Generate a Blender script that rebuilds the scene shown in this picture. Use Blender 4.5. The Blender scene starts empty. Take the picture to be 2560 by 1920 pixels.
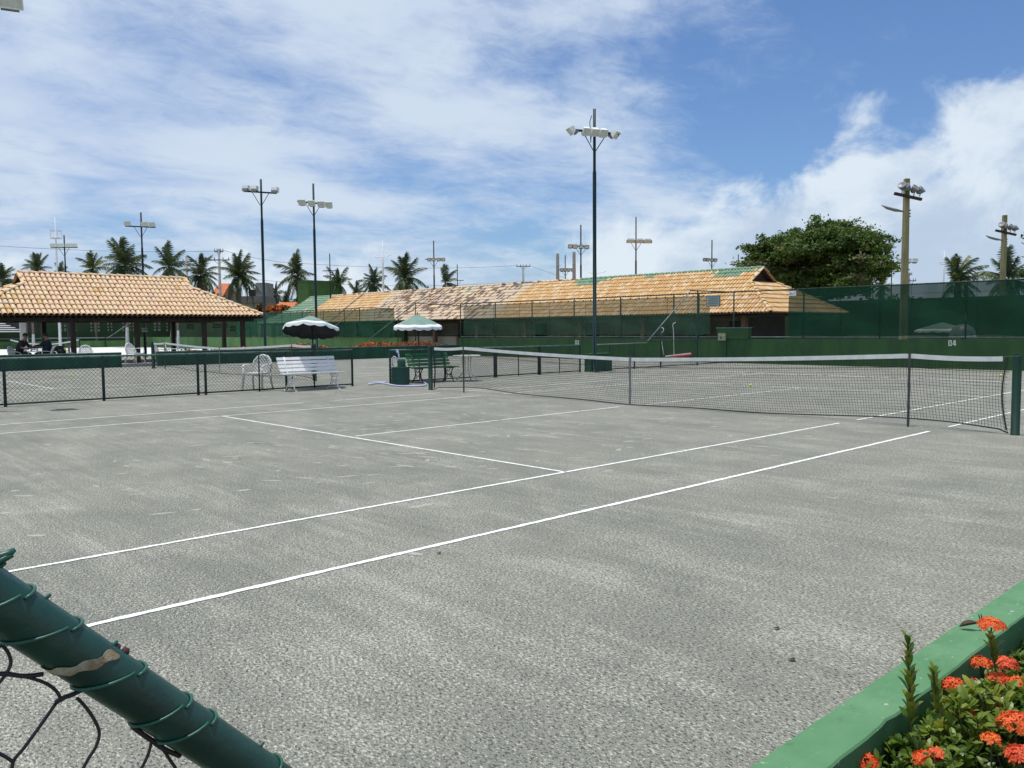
import bpy, bmesh, math, random
from mathutils import Matrix, Vector, Euler
R = math.radians
random.seed(7)
sc = bpy.context.scene
C = sc.collection

# ------------------------------------------------------------------ camera
CAM = Vector((9.9318, -12.6108, 1.4706))
F = 2075.3                       # focal length in pixels of the 2560 px wide photograph
AX = Vector((0.6850018, 0.7285016, -0.0076064))      # camera right
AY = Vector((-0.0421340, 0.0500369, 0.9978582))      # camera up
AZ = Vector((-0.7273220, 0.6832142, -0.0649700))     # view direction
cd = bpy.data.cameras.new('camera')
cam = bpy.data.objects.new('camera', cd); C.objects.link(cam)
cd.sensor_width = 36.0; cd.lens = 36.0 * F / 2560.0
cd.clip_start = 0.05; cd.clip_end = 3000
cam.matrix_world = Matrix(((AX.x, AY.x, -AZ.x, CAM.x), (AX.y, AY.y, -AZ.y, CAM.y), (AX.z, AY.z, -AZ.z, CAM.z), (0, 0, 0, 1)))
sc.camera = cam

# ------------------------------------------------------------------ sky and sun
SUN = Vector((-0.09, -0.06, 0.99)).normalized()      # direction towards the sun
world = bpy.data.worlds.new('World'); sc.world = world; world.use_nodes = True
nt = world.node_tree; nt.nodes.clear()
class NG:
    """tiny helper for writing node graphs"""
    def __init__(s, nt): s.nt = nt
    def n(s, t, **kw):
        nd = s.nt.nodes.new(t)
        for k, v in kw.items(): setattr(nd, k, v)
        return nd
    def put(s, sock, v):
        if v is None: return
        if hasattr(v, 'is_output'): s.nt.links.new(v, sock)
        else: sock.default_value = v
    def m(s, op, a, b=None, c=None, clamp=False):
        nd = s.n('ShaderNodeMath', operation=op, use_clamp=clamp)
        s.put(nd.inputs[0], a); s.put(nd.inputs[1], b); s.put(nd.inputs[2], c)
        return nd.outputs[0]
    def vm(s, op, a, b=None, out=0):
        nd = s.n('ShaderNodeVectorMath', operation=op)
        s.put(nd.inputs[0], a); s.put(nd.inputs[1], b)
        return nd.outputs[out]
    def noise(s, vec, scale, detail=4, rough=.5, dist=0.0, out=0):
        nd = s.n('ShaderNodeTexNoise'); s.put(nd.inputs['Vector'], vec)
        nd.inputs['Scale'].default_value = scale; nd.inputs['Detail'].default_value = detail
        nd.inputs['Roughness'].default_value = rough; nd.inputs['Distortion'].default_value = dist
        return nd.outputs[out]
    def map(s, v, a, b, c=0.0, d=1.0, smooth=True):
        nd = s.n('ShaderNodeMapRange'); nd.interpolation_type = 'SMOOTHSTEP' if smooth else 'LINEAR'
        s.put(nd.inputs['Value'], v); s.put(nd.inputs['From Min'], a); s.put(nd.inputs['From Max'], b)
        s.put(nd.inputs['To Min'], c); s.put(nd.inputs['To Max'], d)
        return nd.outputs[0]
    def mix(s, f, a, b, blend='MIX'):
        nd = s.n('ShaderNodeMix', data_type='RGBA', blend_type=blend)
        s.put(nd.inputs['Factor'], f); s.put(nd.inputs[6], a); s.put(nd.inputs[7], b)
        return nd.outputs[2]
    def mapping(s, vec, loc=(0, 0, 0), rot=(0, 0, 0), scale=(1, 1, 1)):
        nd = s.n('ShaderNodeMapping'); s.put(nd.inputs['Vector'], vec)
        nd.inputs['Location'].default_value = loc; nd.inputs['Rotation'].default_value = rot; nd.inputs['Scale'].default_value = scale
        return nd.outputs[0]
g = NG(nt)
sky = g.n('ShaderNodeTexSky', sky_type='NISHITA'); sky.sun_disc = False
sky.sun_elevation = math.asin(SUN.z); sky.sun_rotation = math.atan2(SUN.x, SUN.y)
sky.air_density = 1.0; sky.dust_density = 0.6; sky.ozone_density = 2.5
gen = g.n('ShaderNodeTexCoord').outputs['Generated']
sx = g.n('ShaderNodeSeparateXYZ'); g.put(sx.inputs[0], gen)
el = g.m('MAXIMUM', sx.outputs[2], 0.0)
# high thin cloud: seen as a flat layer overhead
def pdir(u, v): return (AZ + AX * ((u - 1280) / F) + AY * ((960 - v) / F)).normalized()
inv = g.m('DIVIDE', 1.0, g.m('ADD', el, 0.16))
pl = g.vm('MULTIPLY', gen, None); cmb = g.n('ShaderNodeCombineXYZ')
for i in range(3): g.put(cmb.inputs[i], inv if i < 2 else 0.0)
g.put(pl.node.inputs[1], cmb.outputs[0])
wisp = g.noise(g.mapping(pl, (2.6, 8.8, 0), (0, 0, R(-38)), (1.35, .90, 1)), 1.15, 10, .56, .35)
rip = g.noise(g.mapping(pl, (3.1, 5.2, 0), (0, 0, R(-20)), (1.4, 1.0, 1)), 7.5, 8, .70, 1.0)
west = g.vm('DOT_PRODUCT', gen, tuple((AX * -1).normalized()), 1)                 # thicker high cloud towards the west
clear = g.map(g.vm('DOT_PRODUCT', gen, tuple(pdir(2300, 0)), 1), .945, .998)       # a clear patch high in the north
puff = g.noise(g.mapping(pl, (9.9, 5.1, 0), (0, 0, R(-30)), (1.0, .8, 1)), 2.3, 10, .55, .25)
sheet = g.m('ADD', g.m('ADD', g.m('MULTIPLY', wisp, .52), g.m('ADD', g.m('MULTIPLY', puff, .34), g.m('MULTIPLY', rip, .17))), g.m('SUBTRACT', g.m('SUBTRACT', g.m('MULTIPLY', west, .13), g.map(el, .24, .06, 0, .07)), g.m('MULTIPLY', clear, .20)))
c1 = g.m('MULTIPLY', g.map(sheet, .345, .585), .96)
# cumulus standing above the horizon, and a larger bank in the east
cu0 = g.noise(g.mapping(gen, (2.2, .3, .1), (0, 0, 0), (1, 1, 2.0)), 4.6, 3, .5, .2)
cu1 = g.noise(g.mapping(gen, (7.6, 1.3, 4.1), (0, 0, 0), (1, 1, 1.25)), 9.0, 12, .60, .35)
edge = g.vm('DOT_PRODUCT', gen, tuple(pdir(1690, 420).cross(pdir(2560, 70)).normalized()), 1)   # > 0 below the upper edge of the bank
bankm = g.m('MULTIPLY', g.map(edge, -.07, .10), g.map(west, -.01, -.40))
lowm = g.map(el, .04, .23, .15, -.15)
cuv = g.m('ADD', g.m('ADD', g.m('MULTIPLY', cu0, .55), g.m('MULTIPLY', cu1, .70)), g.m('ADD', lowm, g.m('MULTIPLY', bankm, .40)))
c2 = g.map(cuv, .70, .85)
shade = g.map(g.m('SUBTRACT', g.noise(g.mapping(gen, (7.6, 1.3, 4.16), (0, 0, 0), (1, 1, 1.25)), 9.0, 10, .6, .35), g.m('MULTIPLY', g.m('MULTIPLY', edge, bankm), .55)), .30, .58)
skyc = g.mix(1.0, sky.outputs[0], (0.80, 0.98, 1.22, 1), 'MULTIPLY')
bg = g.n('ShaderNodeBackground'); g.put(bg.inputs[0], skyc); bg.inputs[1].default_value = 0.10
b1 = g.n('ShaderNodeBackground'); g.put(b1.inputs[0], g.mix(g.map(puff, .38, .62), (.55, .665, .86, 1), (.66, .765, .90, 1))); b1.inputs[1].default_value = .97
b2 = g.n('ShaderNodeBackground'); g.put(b2.inputs[0], g.mix(shade, (.52, .63, .78, 1), (.80, .88, .95, 1))); b2.inputs[1].default_value = 1.0
m1 = g.n('ShaderNodeMixShader'); g.put(m1.inputs[0], c1); g.put(m1.inputs[1], bg.outputs[0]); g.put(m1.inputs[2], b1.outputs[0])
m2 = g.n('ShaderNodeMixShader'); g.put(m2.inputs[0], g.m('MULTIPLY', c2, .88)); g.put(m2.inputs[1], m1.outputs[0]); g.put(m2.inputs[2], b2.outputs[0])
wo = g.n('ShaderNodeOutputWorld'); g.put(wo.inputs[0], m2.outputs[0])

sl = bpy.data.lights.new('sun', 'SUN'); sl.energy = 4.0; sl.angle = R(.53); sl.color = (1, .965, .91)
so = bpy.data.objects.new('sun', sl); C.objects.link(so); so.location = (0, 0, 30)
so.rotation_euler = SUN.to_track_quat('Z', 'Y').to_euler()
vs = sc.view_settings; vs.view_transform = 'Standard'; vs.look = 'None'; vs.exposure = 0; vs.gamma = 1; vs.use_curve_mapping = False
sc.cycles.max_bounces = 8; sc.cycles.transparent_max_bounces = 24; sc.cycles.diffuse_bounces = 3

# ------------------------------------------------------------------ materials
MATS = {}
def mat(name, col, col2=None, scale=3.0, rough=.7, bump=0.0, bscale=None, metal=0.0, detail=6, lo=.35, hi=.65, stretch=(1, 1, 1), spec=.4):
    if name in MATS: return MATS[name]
    m = bpy.data.materials.new(name); m.use_nodes = True; q = NG(m.node_tree)
    bs = m.node_tree.nodes['Principled BSDF']
    bs.inputs['Roughness'].default_value = rough; bs.inputs['Metallic'].default_value = metal
    bs.inputs['Specular IOR Level'].default_value = spec
    co = q.n('ShaderNodeTexCoord').outputs['Object']
    v = q.mapping(co, scale=stretch)
    if col2 is None: col2 = tuple(c * .78 for c in col)
    f = q.map(q.noise(v, scale, detail, .6, .2), lo, hi)
    q.put(bs.inputs['Base Color'], q.mix(f, (*col2, 1), (*col, 1)))
    if bump:
        bp = q.n('ShaderNodeBump'); bp.inputs['Strength'].default_value = bump; bp.inputs['Distance'].default_value = .01
        q.put(bp.inputs['Height'], q.noise(v, bscale or scale * 6, 5, .6)); q.put(bs.inputs['Normal'], bp.outputs[0])
    MATS[name] = m
    return m
def leafmat(name, col, col2, rough=.45, trans=.25, scale=2.0):
    """foliage: varies per leaf clump in space, lets some light through"""
    m = bpy.data.materials.new(name); m.use_nodes = True; q = NG(m.node_tree)
    bs = m.node_tree.nodes['Principled BSDF']; bs.inputs['Roughness'].default_value = rough; bs.inputs['Specular IOR Level'].default_value = .35
    co = q.n('ShaderNodeNewGeometry').outputs['Position']
    rnd = q.n('ShaderNodeObjectInfo').outputs['Random']
    f = q.map(q.m('ADD', q.noise(co, scale, 3, .6), q.m('MULTIPLY', q.m('SUBTRACT', rnd, .5), .35)), .3, .7)
    cc = q.mix(f, (*col2, 1), (*col, 1)); q.put(bs.inputs['Base Color'], cc)
    tr = q.n('ShaderNodeBsdfTranslucent'); q.put(tr.inputs[0], cc)
    mx = q.n('ShaderNodeMixShader'); mx.inputs[0].default_value = trans
    q.put(mx.inputs[1], bs.outputs[0]); q.put(mx.inputs[2], tr.outputs[0])
    out = m.node_tree.nodes['Material Output']; q.put(out.inputs[0], mx.outputs[0])
    MATS[name] = m
    return m
def clothmat(name, col, opac):
    """woven windscreen netting: part of the light passes straight through the holes"""
    m = bpy.data.materials.new(name); m.use_nodes = True; q = NG(m.node_tree)
    bs = m.node_tree.nodes['Principled BSDF']; bs.inputs['Roughness'].default_value = .8; bs.inputs['Specular IOR Level'].default_value = .15
    co = q.n('ShaderNodeTexCoord').outputs['Object']
    f = q.map(q.noise(q.mapping(co, scale=(1, 1, .45)), 1.1, 5, .6, .4), .3, .7)
    q.put(bs.inputs['Base Color'], q.mix(f, tuple(c * .68 for c in col) + (1,), (*col, 1)))
    tr = q.n('ShaderNodeBsdfTransparent')
    tl = q.n('ShaderNodeBsdfTranslucent'); tl.inputs[0].default_value = (*col, 1)
    m0 = q.n('ShaderNodeMixShader'); m0.inputs[0].default_value = .3; q.put(m0.inputs[1], bs.outputs[0]); q.put(m0.inputs[2], tl.outputs[0])
    m1 = q.n('ShaderNodeMixShader'); q.put(m1.inputs[0], q.m('ADD', q.m('MULTIPLY', f, .05), opac - .025)); q.put(m1.inputs[1], tr.outputs[0]); q.put(m1.inputs[2], m0.outputs[0])
    q.put(m.node_tree.nodes['Material Output'].inputs[0], m1.outputs[0])
    MATS[name] = m
    return m
def courtmat():
    m = bpy.data.materials.new('court_clay'); m.use_nodes = True; q = NG(m.node_tree)
    bs = m.node_tree.nodes['Principled BSDF']; bs.inputs['Roughness'].default_value = .95; bs.inputs['Specular IOR Level'].default_value = .15
    co = q.n('ShaderNodeTexCoord').outputs['Object']
    grain = q.noise(q.mapping(co, rot=(0, 0, R(47)), scale=(.8, 1.3, 1)), 70, 3, .75)      # dark loose granules
    grain2 = q.noise(q.mapping(co, (5, 2, 1), (0, 0, R(47)), (.8, 1.5, 1)), 62, 4, .78)    # pale sand between them
    clump = q.noise(q.mapping(co, (8, 1, 1), (0, 0, R(30)), (1, 1.3, 1)), 11, 6, .75)
    coarse = q.noise(q.mapping(co, rot=(0, 0, R(47)), scale=(1, 2.1, 1)), 24, 5, .75)
    patch = q.noise(co, .42, 5, .6, .5)
    patch2 = q.noise(q.mapping(co, rot=(0, 0, R(40)), scale=(.7, 1.2, 1)), 1.3, 7, .68, .4)
    drag = q.noise(q.mapping(co, rot=(0, 0, R(58)), scale=(.16, 4.0, 1)), 2.6, 6, .7, .25)       # drag-brush streaks
    base = q.mix(q.map(patch, .3, .7), (.176, .180, .153, 1), (.222, .225, .186, 1))
    arc = q.noise(q.mapping(co, (2, 5, 0), (0, 0, R(12)), (.22, 4.5, 1)), 2.2, 7, .72, .8)             # a second, crossing brush direction
    sand = q.m('ADD', q.m('MULTIPLY', patch2, .44), q.m('ADD', q.m('MULTIPLY', coarse, .42), q.m('ADD', q.m('MULTIPLY', drag, .22), q.m('MULTIPLY', arc, .20))))
    base = q.mix(q.m('MULTIPLY', q.map(sand, .62, .80), .25), base, (.34, .335, .285, 1))
    base = q.mix(q.m('MULTIPLY', q.map(sand, .48, .60, 1, 0), .18), base, (.125, .122, .122, 1))
    base = q.mix(q.m('MULTIPLY', q.map(clump, .56, .74), .36), base, (.36, .355, .31, 1))
    base = q.mix(q.m('MULTIPLY', q.map(clump, .46, .30), .36), base, (.095, .095, .098, 1))
    base = q.mix(q.m('MULTIPLY', q.map(grain, .50, .40), .97), base, (.045, .046, .048, 1))
    flk = q.m('ADD', grain2, q.m('MULTIPLY', q.m('SUBTRACT', sand, .65), .48))
    base = q.mix(q.m('MULTIPLY', q.map(flk, .52, .61), .88), base, (.47, .465, .39, 1))
    q.put(bs.inputs['Base Color'], base)
    bp = q.n('ShaderNodeBump'); bp.inputs['Strength'].default_value = .25; bp.inputs['Distance'].default_value = .004
    q.put(bp.inputs['Height'], q.m('ADD', grain, coarse)); q.put(bs.inputs['Normal'], bp.outputs[0])
    return m
M_court = courtmat()
M_scuff = mat('pale_scuff', (.34, .336, .285), (.215, .213, .185), 34, .95, lo=.25, hi=.55)
M_line = mat('line_paint', (.78, .78, .75), (.42, .42, .38), 38, .85, .3, 60, lo=.28, hi=.50)
M_earth = mat('bare_earth', (.30, .28, .22), (.17, .19, .10), .25, .95, .4, 8)
M_sandcourt = mat('white_court', (.66, .66, .63), (.56, .56, .53), .8, .9)
M_soil = mat('planter_soil', (.10, .07, .045), (.05, .035, .025), 14, .95, .8, 40)
M_kerb = mat('kerb_green_paint', (.070, .205, .078), (.100, .250, .108), 2.2, .62, .25, 14)
def kerbmat():
    m = bpy.data.materials.new('kerb_paint_worn'); m.use_nodes = True; q = NG(m.node_tree)
    bs = m.node_tree.nodes['Principled BSDF']; bs.inputs['Roughness'].default_value = .7; bs.inputs['Specular IOR Level'].default_value = .25
    co = q.n('ShaderNodeTexCoord').outputs['Object']
    base = q.mix(q.map(q.noise(co, 3.0, 6, .65, .3), .3, .7), (.074, .190, .084, 1), (.106, .232, .114, 1))
    base = q.mix(q.m('MULTIPLY', q.map(q.noise(q.mapping(co, scale=(2.2, .5, 1)), 9, 6, .7, .5), .54, .72), .45), base, (.140, .262, .135, 1))     # chalky rubbed paint
    base = q.mix(q.m('MULTIPLY', q.map(q.noise(co, 14, 7, .75, .4), .55, .72), .60), base, (.042, .105, .048, 1))                                # grime
    base = q.mix(q.map(q.noise(q.mapping(co, (3, 1, 2)), 34, 3, .6), .675, .695), base, (.34, .35, .29, 1))                                     # small chips to the render
    q.put(bs.inputs['Base Color'], base)
    bp = q.n('ShaderNodeBump'); bp.inputs['Strength'].default_value = .5; bp.inputs['Distance'].default_value = .004
    q.put(bp.inputs['Height'], q.m('ADD', q.noise(co, 12, 6, .6), q.m('MULTIPLY', q.noise(co, 90, 3, .6), .25))); q.put(bs.inputs['Normal'], bp.outputs[0])
    return m
M_kerb = kerbmat()
M_wall = mat('wall_green_paint', (.028, .088, .023), (.019, .060, .022), 2.2, .75, .2, 8, stretch=(1, 1, .35), lo=.32, hi=.68)
M_wall_light = mat('wall_light_green_paint', (.090, .200, .062), (.060, .145, .050), 1.6, .75, .15, 8, stretch=(1, 1, .35))
M_wall_teal = mat('wall_teal_paint', (.020, .090, .050), (.014, .060, .036), 1.8, .75, .15, 8, stretch=(1, 1, .35))
M_dark_wall = mat('perimeter_dark_green', (.035, .075, .034), (.026, .056, .026), .6, .85)
M_pole = mat('pole_green_paint', (.010, .036, .036), (.008, .030, .030), 2, .5, spec=.25)
M_netpost = mat('net_post_paint', (.010, .040, .026), (.007, .028, .020), 5, .6, .1, 30, spec=.2)
M_pole_dark = mat('pole_dark_steel', (.016, .018, .026), (.026, .022, .026), 2, .55, spec=.25)
M_fence = mat('fence_green_pipe', (.013, .038, .030), (.010, .028, .022), 4, .55, spec=.25)
M_fence_worn = mat('fence_worn_top', (.12, .20, .16), (.05, .10, .085), 6, .5)
M_wire = mat('fence_wire', (.016, .024, .026), (.012, .017, .018), 5, .6, spec=.2)
M_galv = mat('galvanised_steel', (.17, .21, .20), (.10, .14, .13), 5, .6)
M_pipe = mat('foreground_pipe_paint', (.006, .050, .037), (.003, .026, .021), 12, .40, .14, 45, lo=.3, hi=.6, spec=.5)
M_tie = mat('tie_wire_green', (.020, .105, .068), (.016, .075, .05), 40, .40)
M_wire_dark = mat('mesh_wire_dark', (.014, .020, .030), (.03, .022, .022), 50, .45)
M_tape = mat('rust_and_tape', (.36, .36, .29), (.20, .135, .065), 38, .8, .3, 90)
M_white = mat('white_paint', (.80, .80, .79), (.72, .72, .71), 6, .55)
M_plastic = mat('white_plastic', (.66, .66, .62), (.54, .54, .50), 8, .45)
M_canvas_net = mat('net_band_canvas', (.66, .68, .66), (.56, .58, .57), 5, .85, .2, 90)
M_netcord = mat('net_cord', (.020, .022, .026), (.03, .032, .036), 20, .7)
M_stick = mat('singles_stick_paint', (.040, .050, .048), (.07, .065, .06), 9, .6)
M_strap = mat('net_strap', (.20, .20, .21), (.13, .13, .14), 12, .75)
M_bench_green = mat('bench_green_paint', (.018, .120, .042), (.014, .090, .034), 6, .5)
M_iron = mat('black_iron', (.018, .020, .022), (.03, .03, .032), 8, .5)
M_bin = mat('bin_green_plastic', (.018, .085, .062), (.014, .066, .050), 4, .5)
M_hose = mat('lavender_hose', (.50, .52, .68), (.42, .44, .60), 6, .4)
M_canopy = mat('umbrella_green_cloth', (.185, .285, .235), (.15, .24, .20), 5, .85)
M_canopy_band = mat('umbrella_white_cloth', (.72, .74, .74), (.62, .65, .66), 6, .85)
M_tile = [mat('clay_tile_sand', (.61, .395, .180), (.50, .315, .14), 5, .85), mat('clay_tile_orange', (.59, .345, .140), (.50, .285, .11), 5, .85),
          mat('clay_tile_cream', (.69, .52, .33), (.58, .42, .25), 5, .85), mat('clay_tile_green', (.13, .245, .155), (.21, .31, .20), 4, .8),
          mat('clay_tile_brown', (.15, .095, .070), (.23, .155, .115), 5, .9), mat('clay_tile_pale', (.58, .47, .36), (.46, .37, .28), 5, .85),
          mat('clay_tile_pink', (.68, .47, .315), (.60, .40, .25), 5, .85), mat('clay_tile_beige', (.68, .495, .30), (.57, .39, .22), 4, .85)]
M_deck = mat('roof_underlay', (.075, .045, .03), (.05, .03, .02), 4, .9)
M_wood = mat('dark_timber', (.048, .032, .024), (.030, .020, .016), 5, .7, stretch=(1, 1, .15))
M_brownpost = mat('brown_timber', (.16, .085, .055), (.10, .055, .035), 5, .7, stretch=(1, 1, .15))
M_stucco_beige = mat('beige_plaster', (.40, .36, .29), (.30, .27, .22), 1.2, .85)
M_dark_in = mat('dark_interior', (.018, .018, .018), (.03, .028, .026), 1.5, .8)
M_concrete = mat('concrete_yellowed', (.33, .29, .155), (.22, .19, .09), 3, .85, .3, 20, stretch=(1, 1, .3))
M_concrete_grey = mat('concrete_grey', (.33, .32, .30), (.24, .23, .22), 2, .85, .2, 14)
M_concrete_brown = mat('concrete_brown_post', (.17, .145, .125), (.12, .10, .09), 3, .85)
M_lampwhite = mat('floodlight_white', (.78, .79, .77), (.68, .70, .68), 6, .5)
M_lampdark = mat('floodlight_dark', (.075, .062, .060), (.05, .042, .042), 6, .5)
M_underside = mat('umbrella_dark_underside', (.045, .048, .055), (.035, .037, .043), 5, .9)  # colour of the dark layer added under the canopies
M_lens = mat('floodlight_glass', (.62, .65, .60), (.54, .57, .52), 9, .25)
M_lampgrey = mat('floodlight_grey', (.22, .235, .24), (.15, .16, .17), 6, .4)
M_bark = mat('palm_bark', (.20, .17, .13), (.12, .10, .075), 6, .9, .5, 20, stretch=(1, 1, 4))
M_bark2 = mat('tree_bark', (.12, .09, .065), (.07, .055, .04), 6, .9, .5, 20)
M_outer = mat('outer_wall_render', (.24, .25, .20), (.16, .18, .13), .8, .9)
M_lime = mat('limewash', (.66, .66, .63), (.5, .5, .47), 6, .9)
M_orange = mat('orange_tiles', (.52, .16, .06), (.40, .12, .045), 3, .85)
M_house = mat('house_grey', (.23, .22, .20), (.18, .17, .16), .8, .85)
M_house2 = mat('house_beige', (.30, .26, .18), (.24, .21, .15), .8, .85)
M_glass = mat('dark_window', (.014, .016, .030), (.02, .022, .03), 2, .15)
M_boxgreen = mat('tower_green_paint', (.085, .170, .042), (.065, .135, .035), .9, .85, .2, 8)  # same green on every face of the tower
M_ball = mat('tennis_ball_felt', (.60, .78, .05), (.52, .70, .04), 60, .9)
M_red = mat('red_foam', (.42, .075, .050), (.30, .045, .035), 10, .7)
M_signgrey = mat('sign_board', (.30, .37, .37), (.26, .33, .33), 4, .6)
M_signtext = mat('sign_print', (.07, .11, .12), (.06, .09, .10), 9, .7)
M_number = mat('number_paint', (.62, .68, .64), (.5, .56, .52), 12, .8)
M_boxpaint = mat('switch_box_paint', (.30, .32, .20), (.24, .26, .16), 8, .6)
M_cable = mat('power_cable', (.03, .032, .036), None, 2, .6)
M_skin = mat('skin', (.24, .13, .085), (.20, .105, .07), 8, .55)
M_shirt = mat('navy_shirt', (.018, .024, .040), (.012, .016, .028), 6, .85)
M_blackcloth = mat('black_cloth', (.012, .012, .014), (.02, .02, .022), 8, .85)
M_hair = mat('hair', (.012, .010, .009), None, 40, .6)
M_yellow = mat('yellow_trim', (.42, .45, .05), None, 8, .7)
M_deadleaf = mat('dry_leaf', (.10, .045, .035), (.06, .028, .022), 30, .7)
M_leaf = leafmat('ixora_leaf', (.19, .25, .032), (.050, .120, .018), .38, .32, 9)
M_leaf_young = leafmat('ixora_leaf_young', (.32, .33, .040), (.16, .22, .028), .38, .35, 9)
M_petal = leafmat('ixora_petal', (.90, .215, .045), (.78, .11, .03), .6, .25, 30)
M_petal2 = leafmat('ixora_petal_coral', (.88, .185, .060), (.76, .10, .04), .6, .25, 30)
M_twig = mat('ixora_stem', (.06, .075, .03), (.08, .05, .03), 20, .7)
M_palm = leafmat('palm_leaflet', (.115, .145, .060), (.045, .075, .032), .40, .22, .6)
M_palm_y = leafmat('palm_leaflet_yellow', (.19, .20, .040), (.085, .125, .030), .45, .25, .6)
M_almond = leafmat('almond_leaf', (.095, .150, .026), (.024, .064, .012), .7, .20, .5)
M_palm_dead = leafmat('palm_leaflet_dead', (.24, .17, .09), (.16, .11, .06), .7, .15, .6)
M_almond_dry = leafmat('almond_leaf_dry', (.19, .17, .095), (.09, .10, .04), .8, .15, .8)
M_bougain = leafmat('flame_flower', (.70, .155, .03), (.50, .075, .02), .6, .25, 3)
M_hedge = leafmat('hedge_leaf', (.05, .09, .018), (.025, .05, .012), .5, .2, 3)
S_LIGHT = clothmat('windscreen_thin', (.050, .115, .075), .62)
S_DENSE = clothmat('windscreen_dense', (.010, .058, .033), .87)
S_MID = clothmat('windscreen_medium', (.018, .100, .055), .76)

# ------------------------------------------------------------------ building helpers
def at(u, v, axis, val):
    """the point of the plane axis = val seen at photograph pixel (u, v)"""
    d = AZ + AX * ((u - 1280) / F) + AY * ((960 - v) / F)
    return CAM + d * ((val - CAM[axis]) / d[axis])
def dep(u, v, D):
    """the point at depth D metres along the view seen at photograph pixel (u, v)"""
    return CAM + (AZ + AX * ((u - 1280) / F) + AY * ((960 - v) / F)) * D
OFF = {}
class MB:
    def __init__(s): s.v = []; s.f = []; s.mi = []; s.cur = 0
    def quad(s, *pts):
        b = len(s.v); s.v += [tuple(p) for p in pts]; s.f.append(tuple(range(b, b + len(pts)))); s.mi.append(s.cur)
    def box(s, c, d, rz=0.0, M=None):
        b = len(s.v); x, y, z = d[0] / 2, d[1] / 2, d[2] / 2
        cs, sn = math.cos(rz), math.sin(rz)
        for i in ((-1, -1, -1), (1, -1, -1), (1, 1, -1), (-1, 1, -1), (-1, -1, 1), (1, -1, 1), (1, 1, 1), (-1, 1, 1)):
            p = Vector((i[0] * x, i[1] * y, i[2] * z))
            if M is not None: p = M @ p
            else: p = Vector((p.x * cs - p.y * sn, p.x * sn + p.y * cs, p.z))
            s.v.append((p.x + c[0], p.y + c[1], p.z + c[2]))
        for f in ((0, 3, 2, 1), (4, 5, 6, 7), (0, 1, 5, 4), (1, 2, 6, 5), (2, 3, 7, 6), (3, 0, 4, 7)):
            s.f.append(tuple(b + k for k in f)); s.mi.append(s.cur)
        return s
    def bx(s, x0, y0, z0, x1, y1, z1):
        return s.box(((x0 + x1) / 2, (y0 + y1) / 2, (z0 + z1) / 2), (abs(x1 - x0), abs(y1 - y0), abs(z1 - z0)))
    def tube(s, pts, r, n=8, cap=True, flat=None):
        """sweep a round section along pts; r is one radius or one per point"""
        pts = [Vector(p) for p in pts]; k = len(pts); b = len(s.v)
        rr = r if isinstance(r, (list, tuple)) else [r] * k
        t0 = (pts[1] - pts[0]).normalized()
        ref = Vector((0, 0, 1)) if abs(t0.z) < .9 else Vector((1, 0, 0))
        nx = t0.cross(ref).normalized()
        for i in range(k):
            t = (pts[min(i + 1, k - 1)] - pts[max(i - 1, 0)])
            t = t.normalized() if t.length > 1e-9 else t0
            nx = (nx - t * nx.dot(t))
            nx = nx.normalized() if nx.length > 1e-6 else t.orthogonal().normalized()
            ny = t.cross(nx)
            for j in range(n):
                a = 2 * math.pi * (j + .5) / n
                q = pts[i] + (nx * math.cos(a) + ny * math.sin(a) * (flat or 1)) * rr[i]
                s.v.append(tuple(q))
        for i in range(k - 1):
            for j in range(n):
                j2 = (j + 1) % n
                s.f.append((b + i * n + j, b + i * n + j2, b + (i + 1) * n + j2, b + (i + 1) * n + j)); s.mi.append(s.cur)
        if cap:
            s.f.append(tuple(b + j for j in range(n))[::-1]); s.mi.append(s.cur)
            s.f.append(tuple(b + (k - 1) * n + j for j in range(n))); s.mi.append(s.cur)
        return s
    def bar(s, p, q, r, n=6): return s.tube([p, q], r, n)
    def beam(s, p, q, w, h):
        """square bar from p to q"""
        p, q = Vector(p), Vector(q); t = (q - p).normalized()
        side = t.cross(Vector((0, 0, 1)))
        side = side.normalized() if side.length > 1e-4 else Vector((1, 0, 0))
        up = side.cross(t)
        M = Matrix((side, t, up)).transposed()
        return s.box((p + q) / 2, (w, (q - p).length, h), M=M)
    def lathe(s, c, prof, n=16, sx=1, sy=1):
        b = len(s.v)
        for r, z in prof:
            for j in range(n):
                a = 2 * math.pi * j / n
                s.v.append((c[0] + r * sx * math.cos(a), c[1] + r * sy * math.sin(a), c[2] + z))
        for i in range(len(prof) - 1):
            for j in range(n):
                j2 = (j + 1) % n
                s.f.append((b + i * n + j, b + i * n + j2, b + (i + 1) * n + j2, b + (i + 1) * n + j)); s.mi.append(s.cur)
        return s
    def add(s, o, M):
        b = len(s.v); s.v += [tuple(M @ Vector(p)) for p in o.v]; s.f += [tuple(b + k for k in f) for f in o.f]; s.mi += [s.cur] * len(o.f)
    def mesh(s, name, m, off=None, smooth=False):
        me = bpy.data.meshes.new(name)
        v = s.v if off is None else [(p[0] - off[0], p[1] - off[1], p[2] - off[2]) for p in s.v]
        me.from_pydata(v, [], s.f)
        for q in (m if isinstance(m, (list, tuple)) else [m]): me.materials.append(q)
        if isinstance(m, (list, tuple)): me.polygons.foreach_set('material_index', s.mi)
        if smooth: me.polygons.foreach_set('use_smooth', [True] * len(me.polygons))
        me.update()
        return me
    def build(s, name, m, parent=None, smooth=False, kind=None):
        off = OFF.get(parent.name) if parent else None
        o = bpy.data.objects.new(name, s.mesh(name, m, off, smooth)); C.objects.link(o)
        if parent:
            o.parent = parent; OFF[o.name] = off or (0, 0, 0)
        if kind: o['kind'] = kind
        return o
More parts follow.
